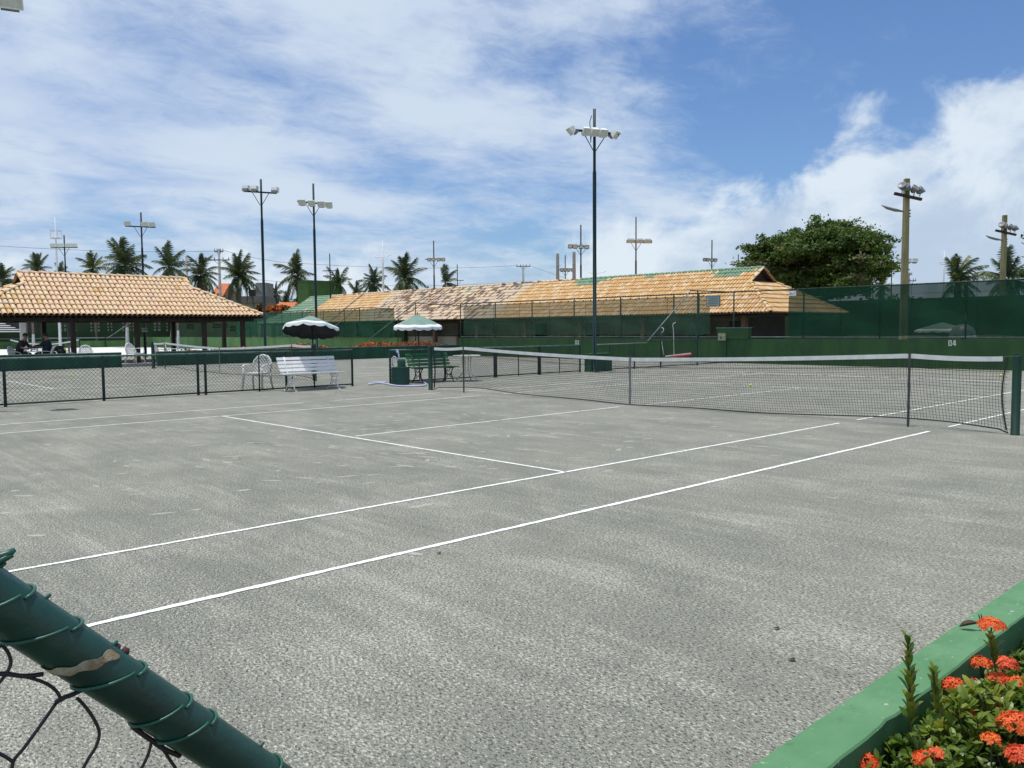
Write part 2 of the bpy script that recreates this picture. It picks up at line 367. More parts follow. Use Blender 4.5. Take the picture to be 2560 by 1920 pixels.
def tag(o, label, cat, group=None, kind=None):
    o['label'] = label; o['category'] = cat
    if group: o['group'] = group
    if kind: o['kind'] = kind
    return o
def thing(name, label, cat, loc=(0, 0, 0), group=None, rz=0.0):
    """an Empty at the thing's base; with rz = 0 its parts are given in world coordinates, otherwise in its own"""
    o = bpy.data.objects.new(name, None); C.objects.link(o); o.location = loc; o.rotation_euler = (0, 0, rz)
    o.empty_display_size = .2
    OFF[o.name] = tuple(loc)
    return tag(o, label, cat, group)
def local(o): OFF[o.name] = (0, 0, 0); return o
def piece(name, me, parent, M):
    """one more object that shares the mesh me, placed by M inside parent"""
    o = bpy.data.objects.new(name, me); C.objects.link(o); o.parent = parent; o.matrix_basis = M
    return o
def copy_tree(o, parent=None):
    c = o.copy(); C.objects.link(c)
    if parent: c.parent = parent
    OFF[c.name] = OFF.get(o.name, (0, 0, 0))
    for ch in list(o.children): copy_tree(ch, c)
    return c
def struct(name, mb, m, parent=None, smooth=False):
    o = mb.build(name, m, parent, smooth)
    if parent is None: o['kind'] = 'structure'
    return o
# ------------------------------------------------------------------ the setting
b = MB(); b.quad((-900, -300, -.03), (400, -300, -.03), (400, 900, -.03), (-900, 900, -.03)); struct('ground', b, M_earth)
court = MB()
nx_, ny_ = 40, 40
court.quad((-27.5, -26, 0), (8.86, -26, 0), (8.86, 18.3, 0), (-27.5, 18.3, 0))
court = struct('court_surface', court, M_court)
b = MB(); b.quad((-83, -14, -.01), (-44, -14, -.01), (-44, 18.2, -.01), (-83, 18.2, -.01)); struct('white_court_surface', b, M_sandcourt)
def painted_line(p, q, w=.040, jag=.0055, fade=None):
    """a painted line with crumbly edges lying on the court"""
    p = Vector(p); q = Vector(q); t = (q - p); L = t.length; t.normalize(); s = Vector((-t.y, t.x, 0))
    n = max(2, int(L / .05)); o = MB(); prev = None
    for i in range(n + 1):
        c = p + t * (L * i / n)
        a = c + s * (w / 2 + random.uniform(-jag, jag)); d = c - s * (w / 2 + random.uniform(-jag, jag))
        cur = (Vector((a.x, a.y, .004)), Vector((d.x, d.y, .004)))
        if prev and not (fade and random.random() < fade): o.quad(prev[1], cur[1], cur[0], prev[0])
        prev = cur
    x = o.build('painted_line', M_line, court); return x
for cx in (0.0, -18.6):
    e0 = -.25
    for X in (5.485, 4.115, -4.115, -5.485):
        far = random.uniform(-.5, -.15)
        if X == -5.485 and cx == 0:
            painted_line((cx + X, -11.885, 0), (cx + X, -4.05, 0)); painted_line((cx + X, -3.3, 0), (cx + X, far, 0), fade=.05)
        else: painted_line((cx + X, -11.885, 0), (cx + X, far, 0), .048 if X > 5 and cx == 0 else .041)
        painted_line((cx + X, .3, 0), (cx + X, 11.885, 0), fade=.08)
    painted_line((cx - 5.485, 11.885, 0), (cx + 5.485, 11.885, 0), .08, fade=.05)
    painted_line((cx - 5.485, -11.885, 0), (cx + 5.485, -11.885, 0), .08)
    painted_line((cx - 4.115, 6.4, 0), (cx + 4.115, 6.4, 0), fade=.05)
    painted_line((cx - 4.115, -6.4, 0), (cx + 4.115, -6.4, 0))
    painted_line((cx, -6.3, 0), (cx - .1, -.4, 0), fade=.03); painted_line((cx, .3, 0), (cx, 6.4, 0), fade=.12)

sc_ = MB()
for i in range(620):          # scrapes of shoes and balls that left the pale base bare
    x, y = random.gauss(.5, 3.6), random.uniform(-13, 16) if i % 3 else random.gauss(-5, 3)
    if not -9 < x < 8.4 or (abs(y) < .4) or (y < -6.8 and x > 3.2 and random.random() < .8) or (x > 5.2 and random.random() < .75): continue
    L = random.uniform(.035, .10) * random.choice((1, 1, 1.6)); w = random.uniform(.020, .045); a = random.gauss(R(47), .55); cs, sn = math.cos(a), math.sin(a)
    P = [(-L, 0), (-L * .5, -w * random.uniform(.4, 1)), (L * .4, -w * random.uniform(.6, 1)), (L, -w * .1), (L * .5, w * random.uniform(.5, 1)), (-L * .4, w * random.uniform(.3, 1))]
    sc_.quad(*[(x + u * cs - v * sn, y + u * sn + v * cs, .0015) for u, v in P])
sc_.build('scuff_marks', M_scuff, court, kind='stuff')

# ------------------------------------------------------------------ tennis nets
def tennis_net(cx, posts, sticks, center, label, pitch, group, billow, fine=True):
    t = thing('tennis_net', label, 'tennis net', (cx, 0, 0), group)
    xl, xr = posts; sl_, sr_ = sticks
    def top(x):
        """height of the net cord"""
        k = [(xl, 1.055), (sl_, 1.075), (center, .915), (sr_, 1.075), (xr, 1.06)]
        for (a, za), (c, zc) in zip(k, k[1:]):
            if x <= c + 1e-6:
                f = (x - a) / (c - a); sag = .02 * math.sin(math.pi * f)
                return za + (zc - za) * f - sag
        return k[-1][1]
    def bot(x):
        e = min(x - xl, xr - x); mid = max(0, 1 - abs(x - center) / 3.2)
        lift = .085 * math.exp(-((min(abs(x - sl_), abs(x - sr_))) / 1.5) ** 2) + .012
        return lift * (1 - .5 * mid) if e > .06 else .02
    def off(x, f):
        """how far the wind pushes the net towards +Y, f = 0 at the cord, 1 at the foot"""
        e = min(x - xl, xr - x); env = min(1, e / .9) * (1 - .75 * math.exp(-((x - center) / .9) ** 2))
        return billow * env * (f ** 1.25) * (1 + .15 * math.sin(x * 2.1)) + .03 * math.sin(math.pi * f) * math.sin(x * 3.3) * min(1, e)
    def P(x, f):
        zt, zb = top(x), bot(x)
        e = min(x - xl, xr - x); hang = .05 * math.exp(-e / .25) * math.sin(math.pi * f)
        sx_ = 1 if x < center else -1
        return (x + sx_ * hang * 1.6, off(x, f), zt + (zb - zt) * f)
    for x in posts:
        b = MB(); b.lathe((x + (-.045 if x < cx else .045), 0, 0), [(.062, 0), (.062, .01), (.056, .012), (.056, 1.06), (.05, 1.075), (0, 1.08)], 16)
        po = b.build('post', M_netpost, t, True)
        c = MB(); c.box((x + (-.045 if x < cx else .045), 0, 1.085), (.06, .05, .03)); c.build('pulley_cap', M_iron, po)
    for x in sticks:
        b = MB(); b.box((x, -.012, .54), (.030, .022, 1.08)); b.build('singles_stick', M_stick, t)
    nv = int((xr - xl) / pitch); nh = int(1.0 / pitch); r = .0021 if fine else .0024
    b = MB()
    def cord(pts, r):
        k = len(pts); s = len(b.v)
        for p in pts:
            b.v += [(p[0] - r, p[1], p[2] - r), (p[0] + r, p[1] + r * .3, p[2] - r * .2), (p[0], p[1] - r * .3, p[2] + r)]
        for i in range(k - 1):
            for j in range(3):
                j2 = (j + 1) % 3
                b.f.append((s + i * 3 + j, s + i * 3 + j2, s + i * 3 + 3 + j2, s + i * 3 + 3 + j)); b.mi.append(0)
    for i in range(1, nv):
        x = xl + (xr - xl) * i / nv
        jx = random.uniform(-.004, .004)
        cord([(P(x + jx * math.sin(k), k / 9)) for k in range(10)], r)
    m = int((xr - xl) / .12)
    for k in range(1, nh + 1):
        f = k / (nh + 1)
        if fine or k % 1 == 0: cord([P(xl + (xr - xl) * i / m, f) for i in range(m + 1)], r)
    if fine:      # the doubled lacing line below the band
        cord([P(xl + (xr - xl) * i / m, .20 - .05 * math.exp(-((xl + (xr - xl) * i / m - center) / 2.0) ** 2) * 0) for i in range(m + 1)], .0042)
    b.build('netting', M_netcord, t, kind='stuff')
    b = MB()
    xs = [xl + .13 + (xr - xl - .26) * i / m for i in range(m + 1)]
    for s_ in (-1, 1):
        for x, x2 in zip(xs, xs[1:]):
            h1 = .062; h2 = .062
            a = (x, s_ * .008, top(x) + .004); c = (x2, s_ * .008, top(x2) + .004)
            d = (x2, s_ * .012, top(x2) - h2); e = (x, s_ * .012, top(x) - h1)
            b.quad(a, c, d, e) if s_ > 0 else b.quad(e, d, c, a)
    for x, x2 in zip(xs, xs[1:]): b.quad((x, -.008, top(x) + .004), (x2, -.008, top(x2) + .004), (x2, .008, top(x2) + .004), (x, .008, top(x) + .004))
    b.build('net_band', M_canvas_net, t)
    b = MB(); b.tube([P(xl + .05 + (xr - xl - .1) * i / m, 1.0) for i in range(m + 1)], .017, 5, flat=.6); b.build('foot_tape', M_netcord, t)
    for x in (xl + .07, xr - .07):
        b = MB(); b.tube([P(x, k / 8) for k in range(9)], .022, 5, flat=.35); b.build('side_tape', M_netcord, t)
    for x in (xl, xr):
        s_ = 1 if x < center else -1
        b = MB(); b.bar((x, 0, 1.06), (x + s_ * .14, 0, top(x + s_ * .14)), .005, 5); b.build('net_cable', M_iron, t)
    b = MB(); y0 = off(center, 1)
    b.box((center, -.02, .47), (.05, .006, .93)); b.box((center, -.02, .28), (.062, .012, .05)); b.build('centre_strap', M_strap, t)
    return t
tennis_net(0, (-6.40, 6.405), (-5.15, 5.05), -.15, 'black tennis net with grey posts across the front court, balls lying behind it', .0455, 'tennis nets', .30)
tennis_net(-18.6, (-25.0, -12.1), (-23.7, -13.4), -18.6, 'tennis net of the middle court, behind the low chain-link fence and white bench', .085, 'tennis nets', .22, False)

# ------------------------------------------------------------------ chain-link fences
def chain_link(b, o, ax, L, z0, z1, pitch, r, zf=None):
    """diagonal wires over a rectangle: o = start point, ax = unit direction along it, L = length"""
    H = z1 - z0; o = Vector(o)
    def wire(u0, v0, u1, v1):
        p = o + ax * u0; q = o + ax * u1
        p = Vector((p.x, p.y, z0 + v0)); q = Vector((q.x, q.y, z0 + v1))
        t = (q - p).normalized(); s = len(b.v); n1 = t.orthogonal().normalized(); n2 = t.cross(n1)
        for c in (p, q):
            for a in (0, 2.094, 4.189): b.v.append(tuple(c + (n1 * math.cos(a) + n2 * math.sin(a)) * r))
        for j in range(3):
            j2 = (j + 1) % 3; b.f.append((s + j, s + j2, s + 3 + j2, s + 3 + j)); b.mi.append(b.cur)
    k = -H
    while k < L:
        for sgn in (1, -1):
            u0, u1 = max(k, 0), min(k + H, L)
            if u1 - u0 > .02:
                va, vb = u0 - k, u1 - k
                wire(u0, va, u1, vb) if sgn > 0 else wire(u0, H - va, u1, H - vb)
        k += pitch
FX = -9.25
def low_fence(name_label, posts, thin, top_z=.95, extra=None):
    y0, y1 = posts[0], posts[-1]
    t = thing('chain_link_fence', name_label, 'fence', (FX, y0, 0), 'low chain-link fences between the courts')
    for y in posts:
        b = MB(); b.lathe((FX, y, 0), [(.030, 0), (.030, top_z), (.022, top_z + .012), (0, top_z + .015)], 10); b.build('post', M_fence, t, True)
    for y in thin:
        b = MB(); b.bar((FX, y, 0), (FX, y, top_z), .016, 8); b.build('thin_post', M_fence, t, True)
    b = MB(); b.bar((FX, y0, top_z), (FX, y1, top_z), .024, 8); b.build('top_rail', M_fence_worn, t, True)
    b = MB(); b.bar((FX, y0, .05), (FX, y1, .05), .018, 6); b.build('bottom_rail', M_fence, t, True)
    b = MB(); chain_link(b, (FX + .024, y0, 0), Vector((0, 1, 0)), y1 - y0, .04, top_z - .02, .088, .0033); b.build('chain_link', M_wire, t, kind='stuff')
    return t
low_fence('low green chain-link fence running from the left edge to the white bench', [-12.4, -10.5, -8.63, -6.76, -4.68, -4.5, -2.42, -.48], [-3.15], .97)
fb = low_fence('low green chain-link fence behind the green bench and round table', [.75, 2.7, 4.66, 4.74, 6.6, 6.68, 8.62], [5.7, 7.6], .93)
# stepped end: the fence climbs to full height in front of the far wall
t = thing('stepped_fence', 'chain-link fence climbing by a slanted pipe to full height before the far wall', 'fence', (FX, 9.3, 0))
for y, z in ((9.35, .93), (10.2, .93), (11.6, .93), (13.2, 1.55), (15.62, 2.98)):
    b = MB(); b.lathe((FX, y, 0), [(.028, 0), (.028, z), (0, z + .015)], 10); b.build('post', M_fence, t, True)
b = MB(); b.bar((FX, 9.35, .93), (FX, 12.35, .95), .022, 8); b.build('top_rail', M_galv, t, True)
b = MB(); b.bar((FX, 12.3, .95), (FX, 15.13, 2.96), .024, 8); b.build('slanted_rail', M_galv, t, True)
b = MB(); b.bar((FX, 15.1, 2.97), (FX, 18.28, 2.99), .024, 8); b.build('high_rail', M_fence, t, True)
b = MB(); b.bar((FX, 12.3, 1.02), (FX, 15.6, 1.0), .016, 6); b.build('middle_rail', M_fence, t, True)
b = MB(); b.bar((FX, 9.35, .05), (FX, 18.2, .05), .018, 6); b.build('bottom_rail', M_fence, t, True)
b = MB(); b.bar((FX, 9.35, .55), (FX, 10.2, .55), .014, 6); b.build('short_rail', M_galv, t, True)
b = MB(); chain_link(b, (FX, 10.2, 0), Vector((0, 1, 0)), 2.3, .05, .92, .095, .0026)
chain_link(b, (FX, 12.5, 0), Vector((0, 1, 0)), 3.1, .05, 1.0, .095, .0026); b.build('chain_link', M_wire, t, kind='stuff')

# green concrete pole base next to the main pole
t = thing('pole_plinth', 'dark green box at the foot of the tall lamp pole, beside the net', 'plinth', (-9.2, 9.6, 0))
b = MB(); b.bx(-9.4, 9.02, 0, -9.08, 10.12, .60); b.build('box', M_wall_teal, t)
b = MB(); b.bx(-9.42, 9.0, .603, -9.06, 10.14, .63); b.build('lid', M_wall, t)

# ------------------------------------------------------------------ far wall and its tall fence
WY = 18.3
t = thing('court_wall', 'long low green wall painted 03 and 04 along the far end of the courts', 'wall', (-9, WY, 0))
b = MB(); b.bx(-27.5, WY, 0, 14.0, WY + .2, 1.03); wbody = b.build('wall_body', M_wall, t)
b = MB(); b.bx(-10.05, WY - .05, 1.033, -8.55, WY + .22, 1.47); b.build('raised_pier', M_wall, t)
b = MB(); b.bx(-10.1, WY - .07, 1.473, -8.5, WY + .24, 1.51); b.build('pier_cap', M_fence_worn, t)
b = MB(); b.bx(-10.03, WY - .045, 0, -9.6, WY - .002, 1.03); b.build('pilaster', M_wall, t)
def numeral(ch, x, z, w, h, y):
    """stencil numerals painted on the wall, as thin raised shapes; x is the left edge seen from the court"""
    s = w * .30; b = MB()
    def bar(x0, z0, x1, z1): b.bx(x + x0, y - .005, z + z0, x + x1, y - .001, z + z1)
    if ch == '0':
        bar(0, 0, s, h); bar(w - s, 0, w, h); bar(s, 0, w - s, s * .8); bar(s, h - s * .8, w - s, h)
    if ch == '3':
        bar(w - s, 0, w, h); bar(0, 0, w - s, s * .8); bar(0, h - s * .8, w - s, h); bar(w * .3, h / 2 - s * .4, w - s, h / 2 + s * .4)
        bar(0, s * .8, s * .9, s * 1.7); bar(0, h - s * 1.7, s * .9, h - s * .8)
    if ch == '4':
        bar(w * .52, 0, w * .52 + s, h); bar(0, h * .22, w * .52, h * .22 + s * .8); bar(w * .52 + s, h * .22, w, h * .22 + s * .8)
        q = [(0, h * .22 + s * .8), (s * .9, h * .22 + s * .8), (w * .52, h * .88), (w * .52, h), (w * .36, h)]
        f0 = [(x + a, y - .005, z + c) for a, c in q]
        b.quad(*f0)
    o = b.build('numeral', M_number, t)
    return o
for txt, u0, v0, u1, v1 in (('04', 2371, 850.8, 2391, 864.8), ('03', 1438, 851, 1447.5, 860.7)):
    p0 = at(u0, v1, 1, WY); p1 = at(u1, v0, 1, WY); w = (p1.x - p0.x); h = p1.z - p0.z
    numeral(txt[0], p0.x, p0.z, w * .42, h, WY); numeral(txt[1], p0.x + w * .53, p0.z, w * .47, h, WY)
b = MB()
t2 = thing('switch_box', 'small beige switch box on the raised green pier of the far wall', 'switch box', tuple(at(1805, 842, 1, WY - .05)))
p0 = at(1797, 851, 1, WY - .08); p1 = at(1815, 833, 1, WY - .08)
b.bx(p0.x, WY - .14, p0.z, p1.x, WY - .052, p1.z); b.build('case', M_boxpaint, t2)
b = MB(); b.bx(p0.x + .13, WY - .165, p0.z + .07, p0.x + .16, WY - .142, p0.z + .17); b.bx(p0.x + .02, WY - .146, (p0.z + p1.z) / 2 - .006, p1.x - .02, WY - .142, (p0.z + p1.z) / 2 + .006); b.build('latch', M_iron, t2)

t = thing('tall_fence', 'three metre fence with green windscreens on top of the numbered far wall', 'fence', (-9, WY + .1, 1.03))
def fence_run(t, x0, x1, xs, y, z0, z1, rail2=None, m=M_fence):
    for x in xs:
        b = MB(); b.lathe((x, y, z0), [(.03, 0), (.03, z1 - z0), (0, z1 - z0 + .012)], 8); b.build('post', m, t, True)
    b = MB(); b.bar((x0, y, z1), (x1, y, z1), .026, 8); b.build('top_rail', m, t, True)
    b = MB(); b.bar((x0, y, z0 + .07), (x1, y, z0 + .07), .02, 8); b.build('bottom_rail', M_galv, t, True)
def screen(t, x0, x1, y, z0, z1, m):
    """a windscreen tied to the fence, slightly bellied between its posts"""
    b = MB(); n = max(2, int((x1 - x0) / .25)); k = 6
    P = lambda i, j: (x0 + (x1 - x0) * i / n, y - .05 + .035 * math.sin((x0 + (x1 - x0) * i / n) * 1.7 + j) * math.sin(math.pi * j / k), z0 + (z1 - z0) * j / k + (.03 * math.sin((x0 + (x1 - x0) * i / n) * 2.9) if j == 0 else 0))
    for i in range(n):
        for j in range(k): b.quad(P(i, j), P(i + 1, j), P(i + 1, j + 1), P(i, j + 1))
    o = b.build('windscreen', m, t, True)
    k = int((x1 - x0) / 2.4)
    for i in range(1, k + 1):        # sewn seams where two lengths of netting meet
        xx = x0 + (x1 - x0) * i / (k + 1) + random.uniform(-.3, .3); c = MB()
        c.tube([(xx + .01 * math.sin(j), y - .062, z0 + (z1 - z0) * j / 6) for j in range(7)], .012, 4, flat=.3); c.build('seam', M_fence, o)
    c = MB()
    for i in range(int((x1 - x0) / .5)):
        xx = x0 + .25 + .5 * i
        for zz in (z0, z1): c.box((xx, y - .03, zz), (.02, .07, .05))
    c.build('screen_ties', M_iron, o, kind='stuff')
    return o
xs = [at(u, 800, 1, WY).x for u in (1148, 1235, 1327, 1432, 1548, 1681, 1744, 1831, 2006, 2197, 2412)] + [3.9, 7.0, 10.5, 14.0]
fence_run(t, xs[0], 14.0, xs, WY + .1, 1.03, 3.0)
SX0 = at(1157, 800, 1, WY).x; SX1 = at(1774, 800, 1, WY).x; SX2 = at(1970, 800, 1, WY).x
screen(t, SX0, SX1, WY + .1, 1.20, 2.90, S_LIGHT)
o = screen(t, SX2, 14.0, WY + .1, 1.16, 3.0, S_DENSE)
b = MB(); b.bar((SX2 + 1, WY + .07, 2.68), (14, WY + .07, 2.62), .006, 5); b.build('screen_rope', M_fence_worn, t)
b = MB(); chain_link(b, (SX1, WY + .1, 0), Vector((1, 0, 0)), SX2 - SX1, 1.1, 2.98, .11, .0026)
chain_link(b, (xs[0], WY + .1, 0), Vector((1, 0, 0)), SX0 - xs[0], 1.1, 2.98, .11, .0026); b.build('chain_link', M_wire, t, kind='stuff')
# notice hung on the fence and the small white plaque
p0 = at(1767, 767, 1, WY); p1 = at(1801, 738, 1, WY)
t2 = thing('notice_board', 'grey notice board with lines of print hung high on the far fence', 'notice board', ((p0.x + p1.x) / 2, WY - .02, p0.z))
b = MB(); b.bx(p0.x, WY - .03, p0.z, p1.x, WY + .0, p1.z); b.build('frame', M_fence, t2)
b = MB(); b.bx(p0.x + .02, WY - .036, p0.z + .02, p1.x - .02, WY - .0305, p1.z - .02); b.build('board', M_signgrey, t2)
W = p1.x - p0.x; H = p1.z - p0.z
for k, (a, c) in enumerate(((.10, .92), (.18, .86), (.14, .90), (.16, .88), (.14, .9), (.26, .78))):
    b = MB(); z = p1.z - H * (.12 + .152 * k); x = p0.x + W * a
    while x < p0.x + W * c:
        w = random.uniform(.03, .09); x2 = min(x + w, p0.x + W * c); b.bx(x, WY - .0395, z - H * .028, x2, WY - .0365, z + H * .028); x = x2 + .018
    b.build('print_line', M_signtext, t2)
p0 = at(1972, 740, 1, WY); p1 = at(1990, 727, 1, WY)
t2 = thing('plaque', 'small white plaque with a dark scribbled mark on the far fence', 'plaque', ((p0.x + p1.x) / 2, WY - .02, p0.z))
b = MB(); b.bx(p0.x, WY + .0, p0.z, p1.x, WY + .02, p1.z); b.build('plate', M_white, t2)
b = MB(); W = p1.x - p0.x; H = p1.z - p0.z
q = lambda a, c: (p0.x + W * a, WY - .004, p0.z + H * c)
b.tube([q(.18, .72), q(.12, .58), (q(.28, .5)), q(.33, .32), q(.2, .24), q(.14, .36)], .008, 5); b.tube([q(.36, .66), q(.42, .3), q(.5, .55), q(.58, .32), q(.88, .78)], .008, 5); b.build('mark', M_signtext, t2)

# red squeegee hung on the far wall, white hooked handles
pa = at(1662, 889, 1, WY - .12); pb = at(1728, 885, 1, WY - .12)
t2 = thing('court_squeegee', 'red foam court squeegee with two hooked white handles leaning on the far wall', 'squeegee', tuple(pa))
za, zb = at(1664, 890.5, 1, WY - .12), at(1727, 883, 1, WY - .12)
b = MB(); b.beam(za, zb, .04, .05); b.build('frame_bar', M_white, t2)
b = MB(); b.tube([za.lerp(zb, .2) + Vector((0, -.02, -.07)), za.lerp(zb, 1.05) + Vector((0, -.03, -.08))], .06, 10); b.build('foam_roller', M_red, t2, True)
for pts in (((1660, 888), (1657, 872), (1652, 838), (1654, 832), (1659, 827), (1659, 821), (1655, 819), (1650, 820)), ((1685, 887), (1684.5, 860), (1684, 830), (1682, 815), (1683, 809), (1689, 806))):
    b = MB(); b.tube([at(u, v, 1, WY - .10) for u, v in pts], .013, 6); b.build('handle', M_white, t2, True)

# ------------------------------------------------------------------ side wall of the middle court with flower bed, far-left walls
t = thing('side_wall', 'low teal wall along the left side of the middle court with a gap', 'wall', (-27.5, 3, 0))
for y0, y1 in ((-16.0, -.42), (1.08, 18.3)):
    b = MB(); b.bx(-27.7, y0, 0, -27.5, y1, .60); s_ = b.build('wall_section', M_wall_teal, t)
    c = MB(); c.bx(-27.74, y0, .603, -27.47, y1, .64); c.build('coping', M_fence_worn, s_)
b = MB(); b.bx(-28.3, -.42, 0, -27.52, 1.08, .14); b.build('step', M_concrete_grey, t)
hb = MB(); pb_ = MB()
for i in range(5200):
    y = random.uniform(2.5, 18.0); x = random.uniform(-28.7, -27.85)
    h = .62 + .14 * math.sin(y * 1.3) * math.sin(y * .37 + 1) + random.uniform(-.15, .12)
    if y > 12: h += .07
    tgt = pb_ if random.random() < (.50 if 5 < y < 17 else .22) and h > .58 else hb
    s = random.uniform(.03, .07); n = Vector((random.uniform(-1, 1), random.uniform(-1, 1), random.uniform(.2, 1))).normalized()
    a = n.orthogonal().normalized() * s; c = n.cross(a)
    o = Vector((x, y, h)); tgt.quad(o - a, o - c * .6, o + a, o + c * .6)
t2 = thing('flower_hedge', 'orange flowering hedge behind the teal side wall of the middle court', 'hedge', (-28.2, 10, 0))
hb.build('foliage', M_hedge, t2, kind='stuff'); pb_.build('blossom', M_bougain, t2, kind='stuff')
b = MB(); b.bx(-28.8, 2.4, .0, -27.75, 18.0, .42); b.build('bed', M_soil, t2)

t = thing('light_green_wall', 'lighter green low wall with fence continuing left beyond the flower hedge', 'wall', (-40, WY, 0))
b = MB(); b.bx(-82, WY + .3, 0, at(989, 840, 1, WY).x, WY + .5, 1.03); b.build('wall_body', M_wall_light, t)
t = thing('screened_fence', 'tall fence with dense green windscreen above the lighter green wall, left of the bar', 'fence', (-40, WY + .3, 1.03))
xs = [at(u, 800, 1, WY).x for u in (896, 858, 805, 753, 702, 659, 622, 588)]
fence_run(t, xs[-1], xs[0], xs, WY + .1, 1.03, 3.0)
screen(t, xs[-1], at(984, 800, 1, WY).x, WY + .12, 1.08, 2.92, S_MID)
b = MB(); b.bar(at(896, 769, 1, WY + .1), at(984, 772, 1, WY + .1), .026, 8); b.build('high_rail', M_fence, t, True)
b = MB(); b.bar(at(892, 769, 1, WY), at(842, 812, 1, WY), .03, 8); b.bar(at(842, 812, 1, WY), at(788, 856, 1, WY), .03, 8); b.build('slanted_rail', M_galv, t, True)
# brace and open frame at the entry between the two fences
t = thing('entry_fence_frame', 'open pipe frame with a slanted rail at the entry behind the green umbrella', 'fence', (-32, WY, 0))
P = lambda u, v: at(u, v, 1, WY - .1)
b = MB(); b.bar(P(923, 848), P(1039, 758), .03, 8); b.build('slanted_rail', M_fence_worn, t, True)
b = MB(); b.bar(P(923, 866), P(923, 848), .03, 8); b.build('foot_post', M_fence_worn, t, True)
b = MB(); b.bar(P(1039, 758), P(1039, 866), .03, 8); b.build('post', M_fence, t, True)
b = MB(); b.bar(P(1039, 758), P(1150, 764), .028, 8); b.build('top_rail', M_fence, t, True)
b = MB(); b.bar(P(995, 795), P(995, 866), .03, 8); b.build('thin_post', M_fence, t, True)

# far-left perimeter: low green wall of the white court and the tall dark wall with openwork blocks
t = thing('white_court_wall', 'mid green low wall at the back of the white court, seen under the pavilion roof', 'wall', (-82.5, 0, 0))
b = MB(); b.bx(-83, -20, 0, -82.8, 18.2, .68); b.build('wall_body', M_wall_light, t)
b = MB(); b.bar((-82.7, -20, .98), (-82.7, 18, .98), .05, 6); b.build('rail', M_galv, t)
for y in (-2, 4.2, 8.6, 12, 16):
    b = MB(); b.bar((-82.7, y, 0), (-82.7, y, 1.0), .05, 6); b.build('post', M_fence, t)
b = MB(); b.bar(at(268, 846, 0, -82.7), at(335, 801, 0, -82.7), .05, 6); b.build('slanted_rail', M_galv, t)
t = thing('perimeter_wall', 'tall dark green wall with openwork blocks, behind the white court', 'wall', (-86, 0, 0))
holes = [(at(u0, 815, 0, -86).y, at(u1, 815, 0, -86).y, at(400, v1, 0, -86).z, at(400, v0, 0, -86).z) for u0, u1, v0, v1 in ((150, 166, 800, 827), (186, 192, 806, 827), (225, 250, 806, 828), (268, 282, 807, 827), (305, 345, 805, 827), (384, 402, 807, 827), (415, 436, 806, 828))]
y = -30.0
for y0, y1, z0, z1 in holes:
    b = MB(); b.bx(-86.15, y, 0, -85.95, y0, 3.25); b.build('wall_section', M_dark_wall, t)
    b = MB(); b.bx(-86.15, y0, 0, -85.95, y1, z0); b.bx(-86.15, y0, z1, -85.95, y1, 3.25)
    ny = max(1, round((y1 - y0) / .36)); nz = 3
    for i in range(1, ny): b.bx(-86.12, y0 + (y1 - y0) * i / ny - .075, z0, -85.98, y0 + (y1 - y0) * i / ny + .075, z1)
    for i in range(1, nz): b.bx(-86.10, y0, z0 + (z1 - z0) * i / nz - .08, -86.0, y1, z0 + (z1 - z0) * i / nz + .08)
    b.build('openwork_panel', M_dark_wall, t); y = y1
b = MB(); b.bx(-86.15, y, 0, -85.95, 24, 3.25); b.build('wall_section', M_dark_wall, t)
t = thing('garden_wall', 'dark green wall with openwork blocks running behind the fence right of the pavilion', 'wall', (-66, 24, 0))
GY = 24.0
hl = sorted([(at(u0, 815, 1, GY).x, at(u1, 815, 1, GY).x, at(550, v1, 1, GY).z, at(550, v0, 1, GY).z) for u0, u1, v0, v1 in ((467, 485, 808, 822), (532, 569, 809, 820), (575, 624, 815, 828))])
x = -86.0
for x0, x1, z0, z1 in hl:
    b = MB(); b.bx(x, GY, 0, x0, GY + .2, 3.0); b.build('wall_section', M_dark_wall, t)
    b = MB(); b.bx(x0, GY, 0, x1, GY + .2, z0); b.bx(x0, GY, z1, x1, GY + .2, 3.0)
    n = max(2, round((x1 - x0) / .4))
    for i in range(1, n): b.bx(x0 + (x1 - x0) * i / n - .07, GY + .02, z0, x0 + (x1 - x0) * i / n + .07, GY + .18, z1)
    b.bx(x0, GY + .04, (z0 + z1) / 2 - .07, x1, GY + .16, (z0 + z1) / 2 + .07)
    b.build('openwork_panel', M_dark_wall, t); x = x1
b = MB(); b.bx(x, GY, 0, x + 1.2, GY + .2, 3.0); b.build('wall_section', M_dark_wall, t)
t = thing('green_back_wall', 'dark green wall behind the dense windscreen at the right', 'wall', (6, 37, 0))
b = MB(); b.bx(-26, 37, 0, 40, 37.2, 3.1); b.build('wall_body', M_dark_wall, t)
t = thing('pale_outer_wall', 'pale wall glimpsed through the openwork blocks', 'wall', (-95, 0, 0))
b = MB(); b.bx(-97, -30, 0, -96.7, 36, 3.1); b.build('wall_body', M_outer, t)
b = MB(); b.bx(-96.7, 35, 0, -60, 35.3, 2.8); b.build('return_wall', M_outer, t)
